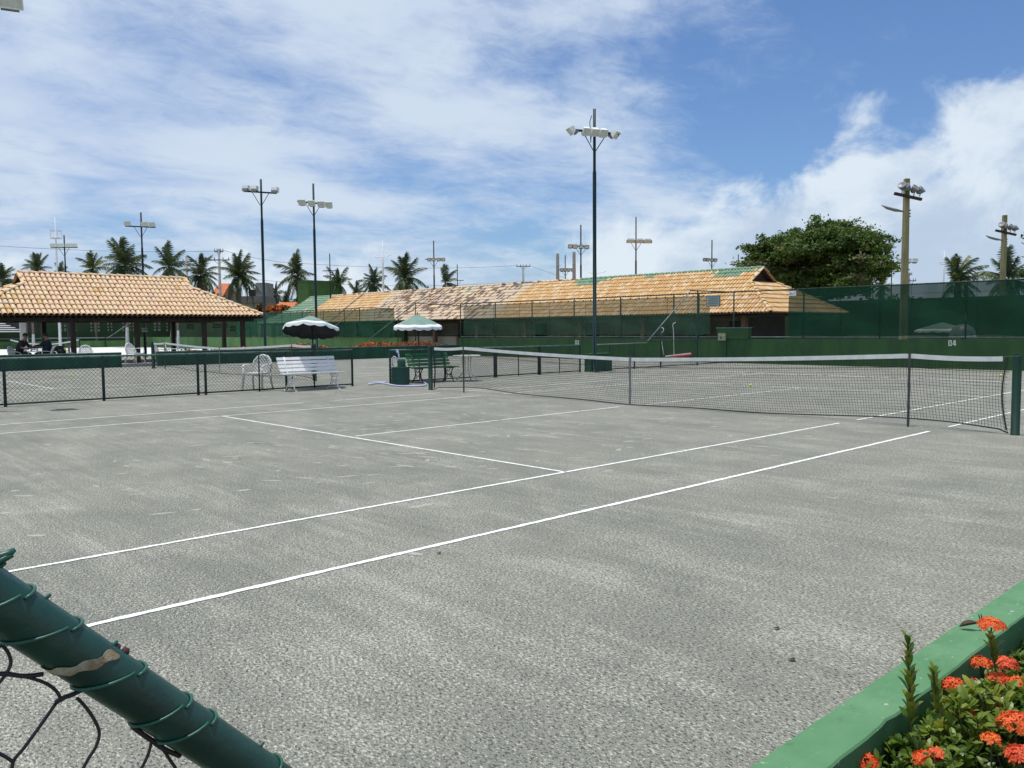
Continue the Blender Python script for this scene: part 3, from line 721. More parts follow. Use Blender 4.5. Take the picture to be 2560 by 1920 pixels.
# ------------------------------------------------------------------ clay tile roofs
def tile_mb(L, r0, r1, n=6):
    """one barrel tile: lower (wider) end at the origin, running along +Y, arched in Z"""
    b = MB()
    P = []
    for (y, r, lift) in ((0, r0, .034), (L, r1, .0)):
        for th in (0.0, -.016):
            P.append([(-(r + th) * math.cos(math.pi * j / n), y, (r + th) * math.sin(math.pi * j / n) * .86 + lift) for j in range(n + 1)])
    o0, i0, o1, i1 = P
    for j in range(n):
        b.quad(o0[j], o1[j], o1[j + 1], o0[j + 1])
        b.quad(o0[j + 1], i0[j + 1], i0[j], o0[j])
        b.quad(i0[j], i0[j + 1], i1[j + 1], i1[j])
    return b
def build_roof(root, L, W, z0, z1, h, gf, pitch, rows, pick, near, over=.0):
    """hipped clay roof with small gables: local frame, ridge along X, front towards -Y.
    h = run of the hip, gf = height fraction where the small gable starts, near = local point the single tiles are closest to"""
    T = math.hypot(W, z1 - z0)
    roof = MB(); lx = lambda t: L / 2 - h * min(t, gf)
    zt = lambda t: z0 + (z1 - z0) * t
    for sy in (-1, 1):
        a = lambda t, s: (s * lx(t), sy * W * (1 - t), zt(t) - .03)
        for t0, t1 in ((0, gf), (gf, 1)):
            q = [a(t0, -1), a(t0, 1), a(t1, 1), a(t1, -1)]; roof.quad(*(q if sy < 0 else q[::-1]))
    for sx in (-1, 1):
        q = [(sx * L / 2, -W, z0 - .03), (sx * L / 2, W, z0 - .03), (sx * lx(gf), W * (1 - gf), zt(gf) - .03), (sx * lx(gf), -W * (1 - gf), zt(gf) - .03)]
        roof.quad(*(q if sx > 0 else q[::-1]))
        roof.quad((sx * (lx(1) - .35), -W * (1 - gf), zt(gf) - .03), (sx * (lx(1) - .35), W * (1 - gf), zt(gf) - .03), (sx * (lx(1) - .35), 0, z1 - .05))
    roof.quad((-L / 2, -W, z0 - .10), (-L / 2, W, z0 - .10), (L / 2, W, z0 - .10), (L / 2, -W, z0 - .10))
    ro = roof.build('roof', M_deck, root)
    tiles = []            # (matrix, material index, distance)
    ang = math.atan2(z1 - z0, W)
    step = T / rows; TL = step * 1.16
    def face(org, ax, up, half, rowlen, mirror_front):
        for r in range(rows):
            t = r / rows
            hl = half(t + .5 / rows)
            if hl is None or hl < pitch * .4: continue
            n = int(hl / pitch)
            for k in range(-n, n + 1):
                if abs(k * pitch) > hl: continue
                c = org + ax * (k * pitch + random.uniform(-.007, .007)) + up * (t * T + random.uniform(-.012, .012))
                nz = ax.cross(up)
                M = Matrix((ax, up, nz)).transposed().to_4x4()
                M = Matrix.Translation(c + nz * random.uniform(0, .006)) @ M @ Matrix.Rotation(R(random.uniform(-1.6, 1.6)), 4, 'Z') @ Matrix.Rotation(R(random.uniform(.2, 1.1)), 4, 'X')
                tiles.append((M, pick(c, t, mirror_front), (c - near).length if mirror_front else 999))
    X, Y, Z = Vector((1, 0, 0)), Vector((0, 1, 0)), Vector((0, 0, 1))
    face(Vector((0, -W, z0)), X, Vector((0, math.cos(ang), math.sin(ang))), lambda t: lx(t), T, True)
    face(Vector((0, W, z0)), -X, Vector((0, -math.cos(ang), math.sin(ang))), lambda t: lx(t), T, False)
    a2 = math.atan2((z1 - z0) * gf, h * gf)
    Th = math.hypot((z1 - z0) * gf, h * gf)
    rh = max(2, round(Th / step))
    for sx in (1, -1):
        ax = Y * sx; up = Vector((-sx * math.cos(a2), 0, math.sin(a2)))
        for r in range(rh):
            t = r / rh; hl = W * (1 - gf * (t + .5 / rh)); n = int(hl / pitch)
            for k in range(-n, n + 1):
                c = Vector((sx * L / 2, 0, z0)) + ax * (k * pitch) + up * (t * Th)
                nz = ax.cross(up)
                M = Matrix.Translation(c + nz * random.uniform(0, .006)) @ Matrix((ax, up, nz)).transposed().to_4x4() @ Matrix.Rotation(R(random.uniform(-1, 1)), 4, 'Z')
                tiles.append((M, pick(c, t * gf, sx > 0), (c - near).length if sx > 0 else 999))
    tiles.sort(key=lambda q: q[2])
    base = tile_mb(TL, pitch * .47, pitch * .40)
    meshes = [base.mesh('tile', m, None, True) for m in M_tile]
    for M, mi, d in tiles[:300]: piece('tile', meshes[mi], ro, M)
    b = MB()
    for M, mi, d in tiles[300:]: b.cur = mi; b.add(base, M)
    o = b.build('far_tiles', M_tile, ro, True, kind='stuff')
    OFF[o.name] = (0, 0, 0)
    # ridge and hip caps
    def caps(p, q, w):
        p, q = Vector(p), Vector(q); Lr = (q - p).length; n = max(1, int(Lr / .42)); y = (q - p).normalized()
        x = y.cross(Z).normalized(); z = x.cross(y)
        cm = tile_mb(Lr / n * 1.12, w, w * .84)
        cms = {}
        for i in range(n):
            c = p + y * (Lr * i / n)
            k = pick(c, 1.2, True)
            if k not in cms: cms[k] = cm.mesh('ridge_tile', M_tile[k], None, True)
            piece('ridge_tile', cms[k], ro, Matrix.Translation(c + Z * random.uniform(-.004, .012)) @ Matrix((x, y, z)).transposed().to_4x4() @ Matrix.Rotation(R(random.uniform(-2, 2)), 4, 'Z'))
    caps((-lx(1), 0, z1 + .02), (lx(1) + .05, 0, z1 + .02), .125)
    for sx in (-1, 1):
        for sy in (-1, 1):
            caps((sx * L / 2, sy * W, z0 + .03), (sx * lx(gf), sy * W * (1 - gf), zt(gf) + .05), .115)
        for sy in (-1, 1):      # barge tiles along the small gable
            caps((sx * lx(1), sy * W * (1 - gf), zt(gf) + .02), (sx * lx(1), sy * .06, z1), .085)
    return ro
def pv_pick(c, t, front):
    r = random.random()
    if c.x < -4.6 and random.random() < .55: return random.choice((0, 2, 0, 5))
    return 6 if r < .34 else 7 if r < .74 else 2 if r < .96 else 5 if r < .975 else 0
# pavilion: local -Y faces the courts (+X in the world)
pv = local(thing('pavilion', 'open pavilion with hipped clay tile roof on dark timber posts beside the middle court', 'pavilion', (-33, .83, 0), None, R(90)))
build_roof(pv, 13.35, 3.0, 2.26, 4.20, 4.0, .72, .218, 9, pv_pick, Vector((-1, -4, 2)))
for (wy) in [at(u, 840, 0, -30.6).y for u in (183, 343, 511, 607)]:
    b = MB(); b.box((wy - .83, -2.4, 1.1), (.19, .19, 2.2)); b.build('post', M_wood, pv)
for wy in [at(u, 840, 0, -35.4).y for u in (110, 343, 433, 560)] + [-4.3]:
    b = MB(); b.box((wy - .83, 2.4, 1.1), (.19, .19, 2.2)); b.build('post', M_wood, pv)
b = MB(); b.bx(-6.3, -2.5, 2.0, 6.3, -2.3, 2.155); b.build('beam', M_wood, pv)
b = MB(); b.bx(-6.3, 2.3, 2.0, 6.3, 2.5, 2.155); b.build('beam', M_wood, pv)
for x in (-5.5, -3, 0, 3, 5.5):
    b = MB(); b.bx(x - .07, -2.28, 2.02, x + .07, 2.28, 2.15); b.build('tie_beam', M_wood, pv)
for k in range(56):
    x = -6.55 + k * .238
    b = MB(); b.beam((x, -2.96, 2.19), (x, -2.2, 2.19), .05, .07); b.build('rafter_end', M_wood, pv)
b = MB(); b.bx(-6.6, -2.85, .0, 6.6, 2.85, .06); b.build('floor_slab', M_concrete_grey, pv)

# long bar building behind the far wall
XB = at(835, 746, 1, 30.3).x + 40.1
def bar_pick(c, t, front):
    x = c.x; r = random.random()
    if x + (t - 1) * .6 < XB: return 3 if r < .95 else 5
    n = math.sin(x * 1.7 + t * 9) * math.sin(x * .61 + 2) + math.sin(x * 4.1 + t * 17) * .5
    if t > 1.1:
        if c.z < 4.7: return 0 if r < .6 else 2
        return 3 if x > 11 else (5 if r < .5 else 7 if r < .8 else 4)
    if -10.5 < x < 7.0 and front:
        w = min(1, (x + 10.5) / 3, (7.0 - x) / 2.5)
        if t > .55 and n > .9 and r < .5: return 3
        if r < .37 * w * (1.25 if t > .25 else .5): return 4
        return 5 if random.random() < .55 else 2
    if abs(x + (t - 1) * 1.1 + 15.6) < .17 and front: return 4
    if x > 5 and t > .88 and math.sin(x * 1.15) + math.sin(x * .53 + 1) + random.uniform(-.6, .6) > .25 and r < .85: return 3
    if x > 5 and t > .80 and math.sin(x * 1.15) + math.sin(x * .53 + 1) + random.uniform(-.3, .3) > 1.15: return 3
    return 0 if r < .5 else 1 if r < .74 else 7 if r < .9 else 2
bar = local(thing('bar_building', 'long low bar building with patched clay tile roof behind the far wall', 'building', (-40.1, 30.3, 0)))
build_roof(bar, 56.4, 4.3, 2.24, 4.86, 4.3, .68, .213, 11, bar_pick, Vector((25, -4.2, 2.2)))
b = MB(); b.bx(-26.5, .5, 0, 26.0, .7, 2.13); b.build('back_wall', M_stucco_beige, bar)
b = MB(); b.bx(-27, -3.4, -.02, 27, 3.6, .05); b.build('floor_slab', M_concrete_grey, bar)
for k, x in enumerate([-26.5, -21.5, -16.5, -11.5, -6.5, -.5, 4.5, 9.5, 14.5, 19.5, 26.2]):
    b = MB(); b.box((x, -3.5, 1.07), (.26, .26, 2.14)); b.build('post', M_brownpost, bar)
b = MB(); b.bx(-27, -3.6, 2.02, 27, -3.4, 2.13); b.build('beam', M_wood, bar)
bx0 = at(1000, 850, 1, 27.4).x + 40.1; bx1 = at(1142, 850, 1, 27.4).x + 40.1
b = MB(); b.bx(bx0, -2.95, .05, bx1, -2.75, 1.05); b.build('counter', M_stucco_beige, bar)
b = MB(); b.bx(bx0 - .1, -3.1, 1.053, bx1 + .1, -2.6, 1.10); b.build('counter_top', M_dark_in, bar)
b = MB(); b.bx(at(978, 820, 1, 26.6).x + 40.1, -3.3, .05, at(1000, 820, 1, 26.6).x + 40.1, -2.95, 2.1); b.build('green_pillar', M_dark_wall, bar)
b = MB(); b.bx(bx0 + 3.4, -1.2, .06, bx0 + 5.4, -1.0, 2.0); b.build('partition', M_stucco_beige, bar)
for k, x in enumerate((7.0, 12.0, 20.5, 23.4)):
    b = MB(); b.bx(x - .6, .47, .9, x + .6, .497, 1.9); b.build('window', M_glass, bar)
b = MB(); b.bx(26.15, -2.9, .06, 26.35, .5, 2.12); b.build('added_dark_wall', M_dark_in, bar)  # near-black wall added to darken the open end under the roof
b = MB(); b.bx(15, -2.2, .06, 25.5, -2.0, 1.0); b.build('low_partition', M_dark_in, bar)

# ------------------------------------------------------------------ green tower behind the bar roof, houses
D_ = 93; p0 = dep(771, 740, D_)
t = thing('green_tower', 'plain green painted tower block rising behind the green end of the bar roof', 'tower', (p0.x, p0.y, 0))
zt_ = dep(770, 702, D_).z
u_w = 2.35; u_d = 4.3
b = MB(); b.bx(p0.x - u_w, p0.y, 0, p0.x, p0.y + u_d, zt_); b.build('tower_body', M_boxgreen, t)
b = MB(); b.bx(p0.x - u_w - .05, p0.y - .05, zt_ + .003, p0.x + .05, p0.y + u_d + .05, zt_ + .07); b.build('coping', M_boxgreen, t)
def house(label, u0, u1, vt, D, col, parts):
    a, c = dep(u0, vt, D), dep(u1, vt, D); t = thing('house', label, 'house', ((a.x + c.x) / 2, (a.y + c.y) / 2, 0), 'houses beyond the courts')
    return t, a, c
def slab(t, name, u0, u1, v0, v1, D, thick, m, ground=True):
    """a block whose front shows between the given pixels at depth D"""
    a, c = dep(u0, v1, D), dep(u1, v1, D); z1 = dep(u0, v0, D).z; z0 = a.z if v1 < 800 or not ground else 0
    d = Vector((AZ.x, AZ.y, 0)).normalized() * thick; b = MB(); r = [(a.x, a.y), (c.x, c.y), (c.x + d.x, c.y + d.y), (a.x + d.x, a.y + d.y)]
    lo = [(x, y, z0) for x, y in r]; hi = [(x, y, z1) for x, y in r]
    b.quad(*lo[::-1]); b.quad(*hi)
    for i in range(4): b.quad(lo[i], lo[(i + 1) % 4], hi[(i + 1) % 4], hi[i])
    return b.build(name, m, t)
t, a, c = house('grey flat-roofed house with a square water tower behind the palms', 545, 665, 740, 105, None, None)
slab(t, 'wall', 545, 664, 757, 840, 105, 6, M_house2); slab(t, 'roof_slab', 538, 660, 741, 757, 104.5, 7, M_house)
slab(t, 'water_tower', 640, 668, 707, 757, 106, 3, M_concrete_grey); slab(t, 'window', 614, 646, 758, 776, 104.9, .3, M_glass)
slab(t, 'upper_room', 622, 642, 724, 741, 106.5, 4, M_wood)
def gable_house(label, u0, u1, vr, ve, D, walls=M_house2):
    a, c = dep(u0, ve, D), dep(u1, ve, D); t = thing('house', label, 'house', ((a.x + c.x) / 2, (a.y + c.y) / 2, 0), 'houses beyond the courts')
    d = Vector((AZ.x, AZ.y, 0)).normalized() * 4; zr = dep(u0, vr, D + 4).z; b = MB()
    a2, c2 = a + d * 2, c + d * 2; ar, cr = a + d + (c - a) * .12, c + d - (c - a) * .12; ar.z = cr.z = zr
    b.quad(a, c, cr, ar); b.quad(c2, a2, ar, cr); b.quad(a2, a, ar); b.quad(c, c2, cr); b.build('roof', M_orange, t)
    slab(t, 'wall', u0 + 3, u1 - 3, ve + 1, 840, D + .5, 7, walls)
    return t
gable_house('house with bright orange roof just left of the green tower', 672, 728, 756, 773, 98)
gable_house('house with small orange roof peeking over the pavilion hip', 520, 556, 709, 742, 118)
t, a, c = house('dark grey flat roof at the left edge behind the pavilion', 0, 36, 702, 95, None, None)
slab(t, 'wall', -60, 36, 708, 840, 95, 5, M_house); slab(t, 'roof_slab', -62, 38, 700, 708, 94.6, 6, M_lampgrey)
t = thing('dark_car_port', 'low roof with white slatted shade left of the pavilion posts', 'car port', tuple(dep(20, 860, 80)))
for k in range(5): slab(t, 'slat', -20 , 8 + k * 12, 808 + k * 5, 810.5 + k * 5, 79 + .2 * k, .4, M_white, False)
slab(t, 'roof', -30, 56, 806, 832, 80, 3, M_dark_in, False)

# ------------------------------------------------------------------ light poles
def floodlight(t, c, yaw, tilt, w, h, m=M_lampwhite, ballast=True):
    """rectangular floodlight: housing, glass and yoke; faces along yaw, tipped by tilt downwards"""
    Rm = Matrix.Rotation(yaw, 3, 'Z') @ Matrix.Rotation(tilt, 3, 'X')
    c = Vector(c); q = lambda x, y, z: c + Rm @ Vector((x, y, z))
    b = MB(); F_ = [q(-w / 2, -.05, -h / 2), q(w / 2, -.05, -h / 2), q(w / 2, -.05, h / 2), q(-w / 2, -.05, h / 2)]
    B_ = [q(-w * .36, .13, -h * .30), q(w * .36, .13, -h * .30), q(w * .36, .13, h * .34), q(-w * .36, .13, h * .34)]
    b.quad(*F_); b.quad(*B_[::-1])
    for i in range(4): b.quad(F_[i], B_[i], B_[(i + 1) % 4], F_[(i + 1) % 4])
    b.box(q(0, -.057, h / 2 - .0), (w * 1.04, .03, .03), M=Rm); b.box(q(0, -.057, -h / 2), (w * 1.04, .03, .03), M=Rm)
    b.box(q(-w / 2, -.057, 0), (.03, .03, h), M=Rm); b.box(q(w / 2, -.057, 0), (.03, .03, h), M=Rm)
    o = b.build('floodlight', m, t)
    b = MB(); b.quad(q(-w * .46, -.062, -h * .46), q(w * .46, -.062, -h * .46), q(w * .46, -.062, h * .46), q(-w * .46, -.062, h * .46)); b.build('glass', M_lens, o)
    if ballast:
        b = MB(); b.box(q(0, .10, -h * .62), (w * .7, .14, .10), M=Rm); b.build('ballast', M_iron if m is not M_lampwhite else M_lampgrey, o)
    return o
IR = math.atan2(AX.y, AX.x)           # heading of the picture's right-hand direction
def pole_a(label, base, H, vcross_z, left, right, lamps, r=.065, m=M_pole, lamp_m=M_lampwhite, side=IR, droop=0.0, size=(.34, .28), brace=True, group='lamp poles with crossarms'):
    """steel lamp pole: lower tube, thinner upper tube, crossarm, two braces, floodlights.
    left/right = arm reach in metres; lamps = (offset along the arm, yaw towards the viewer's side, tilt, above?)"""
    x, y = base; t = thing('lamp_pole', label, 'lamp pole', (x, y, 0), group)
    zs = vcross_z - 1.35
    b = MB(); b.lathe((x, y, 0), [(r * 1.8, 0), (r * 1.8, .03), (r, .035), (r, zs), (r * .76, zs + .10), (r * .76, H), (0, H + .01)], 12); b.build('pole_shaft', m, t, True)
    e = Vector((math.cos(side), math.sin(side), 0)); c = Vector((x, y, vcross_z))
    P = lambda s, dz=0: c + e * s + Vector((0, 0, dz - droop * s))
    f = Vector((e.y, -e.x, 0)) * (r + .035)
    b = MB(); b.beam(P(-left) + f, P(right) + f, .07, .07); b.build('crossarm', m if lamp_m is not M_lampdark else M_lampdark, t)
    if brace:
        for s in (-.42, .42):
            b = MB(); b.bar(P(s) + f, c + f * .8 + Vector((0, 0, -.62)) + e * math.copysign(r * .6, s), .016, 5); b.build('brace', m, t)
    for s, yaw, tilt, up in lamps:
        floodlight(t, P(s, .17 if up else -.02) + f * (2.2 if not up else 1.0), side + yaw, tilt, size[0], size[1], lamp_m)
    return t
def on_px(u, v, H):
    d = AZ + AX * ((u - 1280) / F) + AY * ((960 - v) / F); k = (H - CAM.z) / d.z
    q = CAM + d * k; return (q.x, q.y), k
# main pole beside the net
mp = pole_a('tall green lamp pole with five white floodlights beside the net', (-9.0, 9.1), 8.92, at(1485, 332, 1, 9.1).z, .82, .82,
            [(-.29, .28, .70, False), (.00, .28, .78, False), (.28, .28, .72, False)], droop=.10, size=(.25, .25))
e = Vector((math.cos(IR), math.sin(IR), 0)); zc = at(1485, 332, 1, 9.1).z
for s, yaw in ((-.80, -1.25), (.70, 1.0)):
    floodlight(mp, Vector((-9.0, 9.1, zc - .02 - .09 * s)) + e * s + Vector((e.y, -e.x, 0)) * .12, IR + yaw, .75, .27, .25)
b = MB(); b.tube([(-9.06, 9.03, 8.7), (-9.12, 9.0, 8.5), (-9.09, 9.0, 8.2), (-9.1, 9.02, 7.8), (-9.06, 9.03, zc)], .014, 5); b.build('loose_cable', M_cable, mp)
Hm = 8.92
def pole_px(label, u, vt, vc, ul, ur, lamps, lamp_m=M_lampwhite, size=(.34, .28), m=M_pole_dark, H=Hm, r=.065, yaw0=0.0, tilt=-.15, up=True, droop=0.0, brace=True, by=None):
    (x, y), k = on_px(u, vt, H) if by is None else ((at(u, vt, 0, by).x, at(u, vt, 0, by).y), None)
    if by is not None: H = at(u, vt, 0, by).z; k = (Vector((x, y, 0)) - CAM).dot(AZ)
    zc = CAM.z + (dep(u, vc, k).z - CAM.z)
    L = lambda uu: (uu - u) / F * k
    return pole_a(label, (x, y), H, zc, -L(ul), L(ur), [(L(ul_), yaw0, tilt, up) for ul_ in lamps], r, m, lamp_m, IR, droop, size, brace)
pole_px('dark lamp pole with three pale floodlights rising past the pavilion roof corner', 652, 448, 486, 611, 692, (616, 637, 687), m=M_pole, by=-28.0, droop=.07, size=(.36, .24), yaw0=math.pi, tilt=.25)
pole_px('dark lamp pole with four white floodlights behind the white-edged umbrella', 783, 459, 512, 744, 827, (757, 781, 804, 823), m=M_pole, by=-28.0, droop=.10, size=(.34, .28), tilt=.5, up=False)
pole_px('lamp pole with three floodlights standing behind the pavilion ridge', 352, 531, 567, 314, 388, (320, 363, 381), size=(.40, .24), droop=.05, tilt=.15)
pole_px('lamp pole with four pale floodlights, left of the pavilion ridge beside a white mast', 160, 588, 619, 128, 192, (134, 151, 171, 187), size=(.42, .26), tilt=.1)
pole_px('bare crossarm pole without lamps right of the green tower', 824, 634, 677, 806, 845, ())
pole_px('black lamp pole with four dark floodlights between palms behind the bar roof', 1084, 602, 648, 1062, 1112, (1073, 1084, 1097, 1108), M_lampdark, (.30, .24), tilt=.45, up=False)
pole_px('short bare crossarm pole beside the last palm behind the bar roof', 1143, 661, 701, 1137, 1159, ())
pole_px('black lamp pole with dark floodlights just left of the tall green pole', 1452, 562, 616, 1420, 1470, (1425, 1437, 1452, 1466), M_lampdark, (.32, .24), tilt=.45, up=False, droop=.05)
pole_px('lamp pole with three flat pale panels right of the tall green pole', 1590, 542, 602, 1566, 1625, (1576, 1598, 1618), M_lampgrey, (.55, .26), tilt=1.05, up=False, droop=.03, m=M_concrete_brown)
pole_px('black lamp pole with dark floodlights above the middle of the bar roof', 1780, 600, 649, 1756, 1793, (1761, 1768, 1779, 1787), M_lampdark, (.30, .24), tilt=.5, up=False, droop=.05)
pole_px('small lamp pole with a row of white floodlights near the big round tree', 1846, 636, 661, 1824, 1872, (1830, 1838, 1857, 1866), size=(.34, .28))
pole_px('thin lamp pole with four dark floodlights between two plain brown posts', 1413, 638, 674, 1398, 1433, (1404, 1412, 1421, 1431), M_lampdark, (.34, .28), tilt=.2, up=False)
pole_px('distant lamp pole with two white floodlights left of the tall concrete post', 2230, 640, 679, 2211, 2250, (2219, 2242), size=(.46, .28), m=M_pole)
pole_px('distant lamp pole with white floodlights mostly behind the tall concrete post', 2262, 618, 656, 2233, 2292, (2248, 2271, 2287), size=(.50, .32), m=M_pole)
pole_px('grey lamp pole with one long flat panel before the big round tree', 1915, 590, 629, 1902, 1940, (1914, 1926), M_lampgrey, (.46, .30), tilt=1.15, up=False, m=M_lampgrey, droop=.05, brace=False)
# the near pole whose floodlight reaches into the top left corner
npz = at(22, 2, 0, -8.3)
np_ = pole_a('near lamp pole whose white floodlight shows in the top left corner', (-9.0, -9.45), 9.6, npz.z + .16, .7, .7, [], droop=0.0, size=(.34, .28))
floodlight(np_, npz + Vector((0, 0, .06)), IR + .45, .62, .44, .34)

def plain_post(label, u, vt, H):
    (x, y), k = on_px(u, vt, H); t = thing('plain_post', label, 'post', (x, y, 0), 'plain brown posts behind the bar roof')
    b = MB(); b.lathe((x, y, 0), [(.24, 0), (.15, H), (0, H + .01)], 10); b.build('post_shaft', M_concrete_brown, t, True)
plain_post('plain brown post left of the thin four-lamp pole', 1394, 634, 9.0)
plain_post('plain brown post right of the thin four-lamp pole', 1435, 630, 9.0)
def square_pole(label, u, vt, H, vc, vl, w0, w1):
    """yellowed concrete pole with round floodlights on a wooden crossarm and one street lamp"""
    (x, y), k = on_px(u, vt, H); t = thing('concrete_lamp_post', label, 'lamp post', (x, y, 0), 'yellowed concrete lamp posts')
    e = Vector((math.cos(IR), math.sin(IR), 0)); f = Vector((e.y, -e.x, 0))
    b = MB(); r = [(-1, -1), (1, -1), (1, 1), (-1, 1)]
    lo = [Vector((x, y, 0)) + (e * a + f * c) * w0 / 2 for a, c in r]; hi = [Vector((x, y, H)) + (e * a + f * c) * w1 / 2 for a, c in r]
    for i in range(4): b.quad(lo[i], lo[(i + 1) % 4], hi[(i + 1) % 4], hi[i])
    b.quad(*hi); b.build('post_shaft', M_concrete, t)
    zc = dep(u, vc, k).z; c = Vector((x, y, zc)) + f * (w1 * .75)
    b = MB(); b.beam(c + e * -.62 + Vector((0, 0, .14)), c + e * .62 + Vector((0, 0, -.14)), .13, .12); b.build('crossarm', M_wood, t)
    for s, yaw in ((-.30, -.5), (-.08, -.9), (.25, .35), (.52, .55)):
        q = c + e * s + Vector((0, 0, .36 - .22 * s)) + f * .08
        d = (Vector((e.x * math.sin(yaw) + f.x * math.cos(yaw) * .6, e.y * math.sin(yaw) + f.y * math.cos(yaw) * .6, .55))).normalized()
        M = Matrix.Translation(q) @ d.to_track_quat('Z', 'Y').to_matrix().to_4x4()
        o = MB(); o.lathe((0, 0, 0), [(0, -.20), (.07, -.18), (.13, -.08), (.175, .06), (.185, .13), (.16, .12), (0, .09)], 12)
        b = MB(); b.add(o, M); fl = b.build('round_floodlight', M_lampgrey, t, True)
        b = MB(); b.bar(q - Vector((0, 0, .14)), c + e * s, .022, 5); b.build('bracket', M_iron, fl)
    zl = dep(u, vl, k).z; c2 = Vector((x, y, zl)) - e * (w1 * .6)
    b = MB(); b.tube([c2, c2 - e * .35 + Vector((0, 0, .06)), c2 - e * .75 + Vector((0, 0, .17)), c2 - e * 1.0 + Vector((0, 0, .30))], [.05, .12, .10, .03], 8, flat=.6); b.build('street_lamp', M_lampgrey, t, True)
    for s in (-.1, -.22, .05): 
        b = MB(); b.box(c2 + e * (w1 * 1.3) + Vector((0, 0, s)), (.10, .10, .06)); b.build('clamp', M_iron, t)
square_pole('tall yellowed concrete lamp post right of the big round tree', 2267, 447, 8.2, 492, 528, .28, .205)
square_pole('shorter yellowed concrete lamp post among palms near the right edge', 2512, 538, 8.2, 582, 600, .29, .21)
# white masts
def mast(label, u, vt, H, arms, ring=None):
    (x, y), k = on_px(u, vt, H); t = thing('white_mast', label, 'street lamp', (x, y, 0), 'white masts beyond the courts')
    b = MB(); b.lathe((x, y, 0), [(.14, 0), (.09, H * .7), (.03, H), (0, H + .01)], 8); b.build('mast_shaft', M_white, t, True)
    e = Vector((math.cos(IR), math.sin(IR), 0))
    for (ua, va, ub, vb) in arms:
        A = dep(ua, va, k); B_ = dep(ub, vb, k)
        b = MB(); b.tube([A, A.lerp(B_, .4) + Vector((0, 0, -.06)), A.lerp(B_, .75), B_], [.045, .045, .09, .05], 6, flat=.6); b.build('lamp_arm', M_white, t, True)
    if ring:
        z = dep(u, ring, k).z; b = MB()
        b.lathe((x, y, z), [(.1, 0), (.55, 0), (.55, .06), (.1, .06)], 10); b.lathe((x, y, z + .75), [(.5, 0), (.56, 0), (.56, .05), (.5, .05)], 10)
        for j in range(5): a = j * 1.2566; b.bar((x + .53 * math.cos(a), y + .53 * math.sin(a), z), (x + .53 * math.cos(a), y + .53 * math.sin(a), z + .8), .025, 4)
        b.build('platform', M_lampwhite, t)
mast('tall white mast with a round platform behind the pavilion roof', 137, 542, 13.0, (), 596)
mast('white street lamp with two curved arms above the bar roof', 956, 601, 10.5, ((956, 644, 935, 641), (956, 644, 978, 636)))
mast('white street lamp partly hidden by the tall green pole', 1491, 650, 10.5, ((1491, 684, 1472, 681), (1491, 684, 1516, 678)))
mast('small white lamp mast behind the palms right of the big tree', 2361, 627, 10.5, ((2361, 657, 2344, 654), (2361, 660, 2350, 660)))
# utility poles and cables
def utility(label, u, vt, H, arms, m=M_concrete_grey):
    (x, y), k = on_px(u, vt, H); t = thing('utility_pole', label, 'utility pole', (x, y, 0), 'utility poles along the road')
    b = MB(); b.lathe((x, y, 0), [(.22, 0), (.13, H), (0, H + .02)], 8); b.build('pole_shaft', m, t, True)
    for ul, ur, v in arms:
        A, B_ = dep(ul, v, k), dep(ur, v, k); b = MB(); b.beam(A, B_, .12, .12); ca = b.build('crossarm', M_concrete_brown, t)
        for j in (.04, .3, .7, .96):
            q = A.lerp(B_, j); b = MB(); b.lathe((q.x, q.y, q.z + .05), [(.03, 0), (.06, .08), (.06, .16), (.03, .2), (.03, .3), (0, .3)], 6); b.build('insulator', M_lampgrey, ca)
        b = MB(); q = A.lerp(B_, .5); b.bar(A.lerp(B_, .25), q - Vector((0, 0, .5)), .03, 4); b.bar(A.lerp(B_, .75), q - Vector((0, 0, .5)), .03, 4); b.build('brace', M_concrete_brown, t)
    return k
k1 = utility('utility pole with two crossarms rising behind the palms left of the grey house', 547, 622, 11.0, ((536, 558, 629), (520, 574, 650)))
utility('utility pole with one crossarm hidden among palms above the pavilion ridge', 466, 640, 10.5, ((443, 492, 654),))
k3 = utility('utility pole with crossarm standing alone in the sky above the bar roof', 1308, 662, 11.0, ((1291, 1326, 666),))
utility('small dark utility pole right of the tall concrete post', 2272, 682, 9.0, ((2264, 2280, 686), (2268, 2290, 702)), M_concrete_brown)
def cable(label, pts):
    """pts = (u, v, depth) supports; the cable sags between them"""
    P = [dep(*q) for q in pts]; b = MB(); line = []
    for a, c in zip(P, P[1:]):
        n = 14; s = (c - a).length * .012
        line += [a.lerp(c, i / n) - Vector((0, 0, s * 4 * (i / n) * (1 - i / n))) for i in range(n)]
    line.append(P[-1]); b.tube(line, .022, 4); t = thing('power_cable', label, 'cable', tuple(P[0]), 'power cables'); b.build('cable_strand', M_cable, t)
cable('power cable from the left edge to the two-armed utility pole', ((-40, 612, k1), (535, 628, k1)))
cable('power cable hanging from the two-armed utility pole across to the bar roof pole', ((558, 626, k1), (700, 655, 90), (1291, 664, k3)))
cable('lower power cable passing behind palms and bar roof pole', ((560, 688, k1), (740, 706, 90), (1306, 704, k3)))
cable('power cable descending to the right from the bar roof pole', ((1326, 664, k3), (1480, 716, 120)))

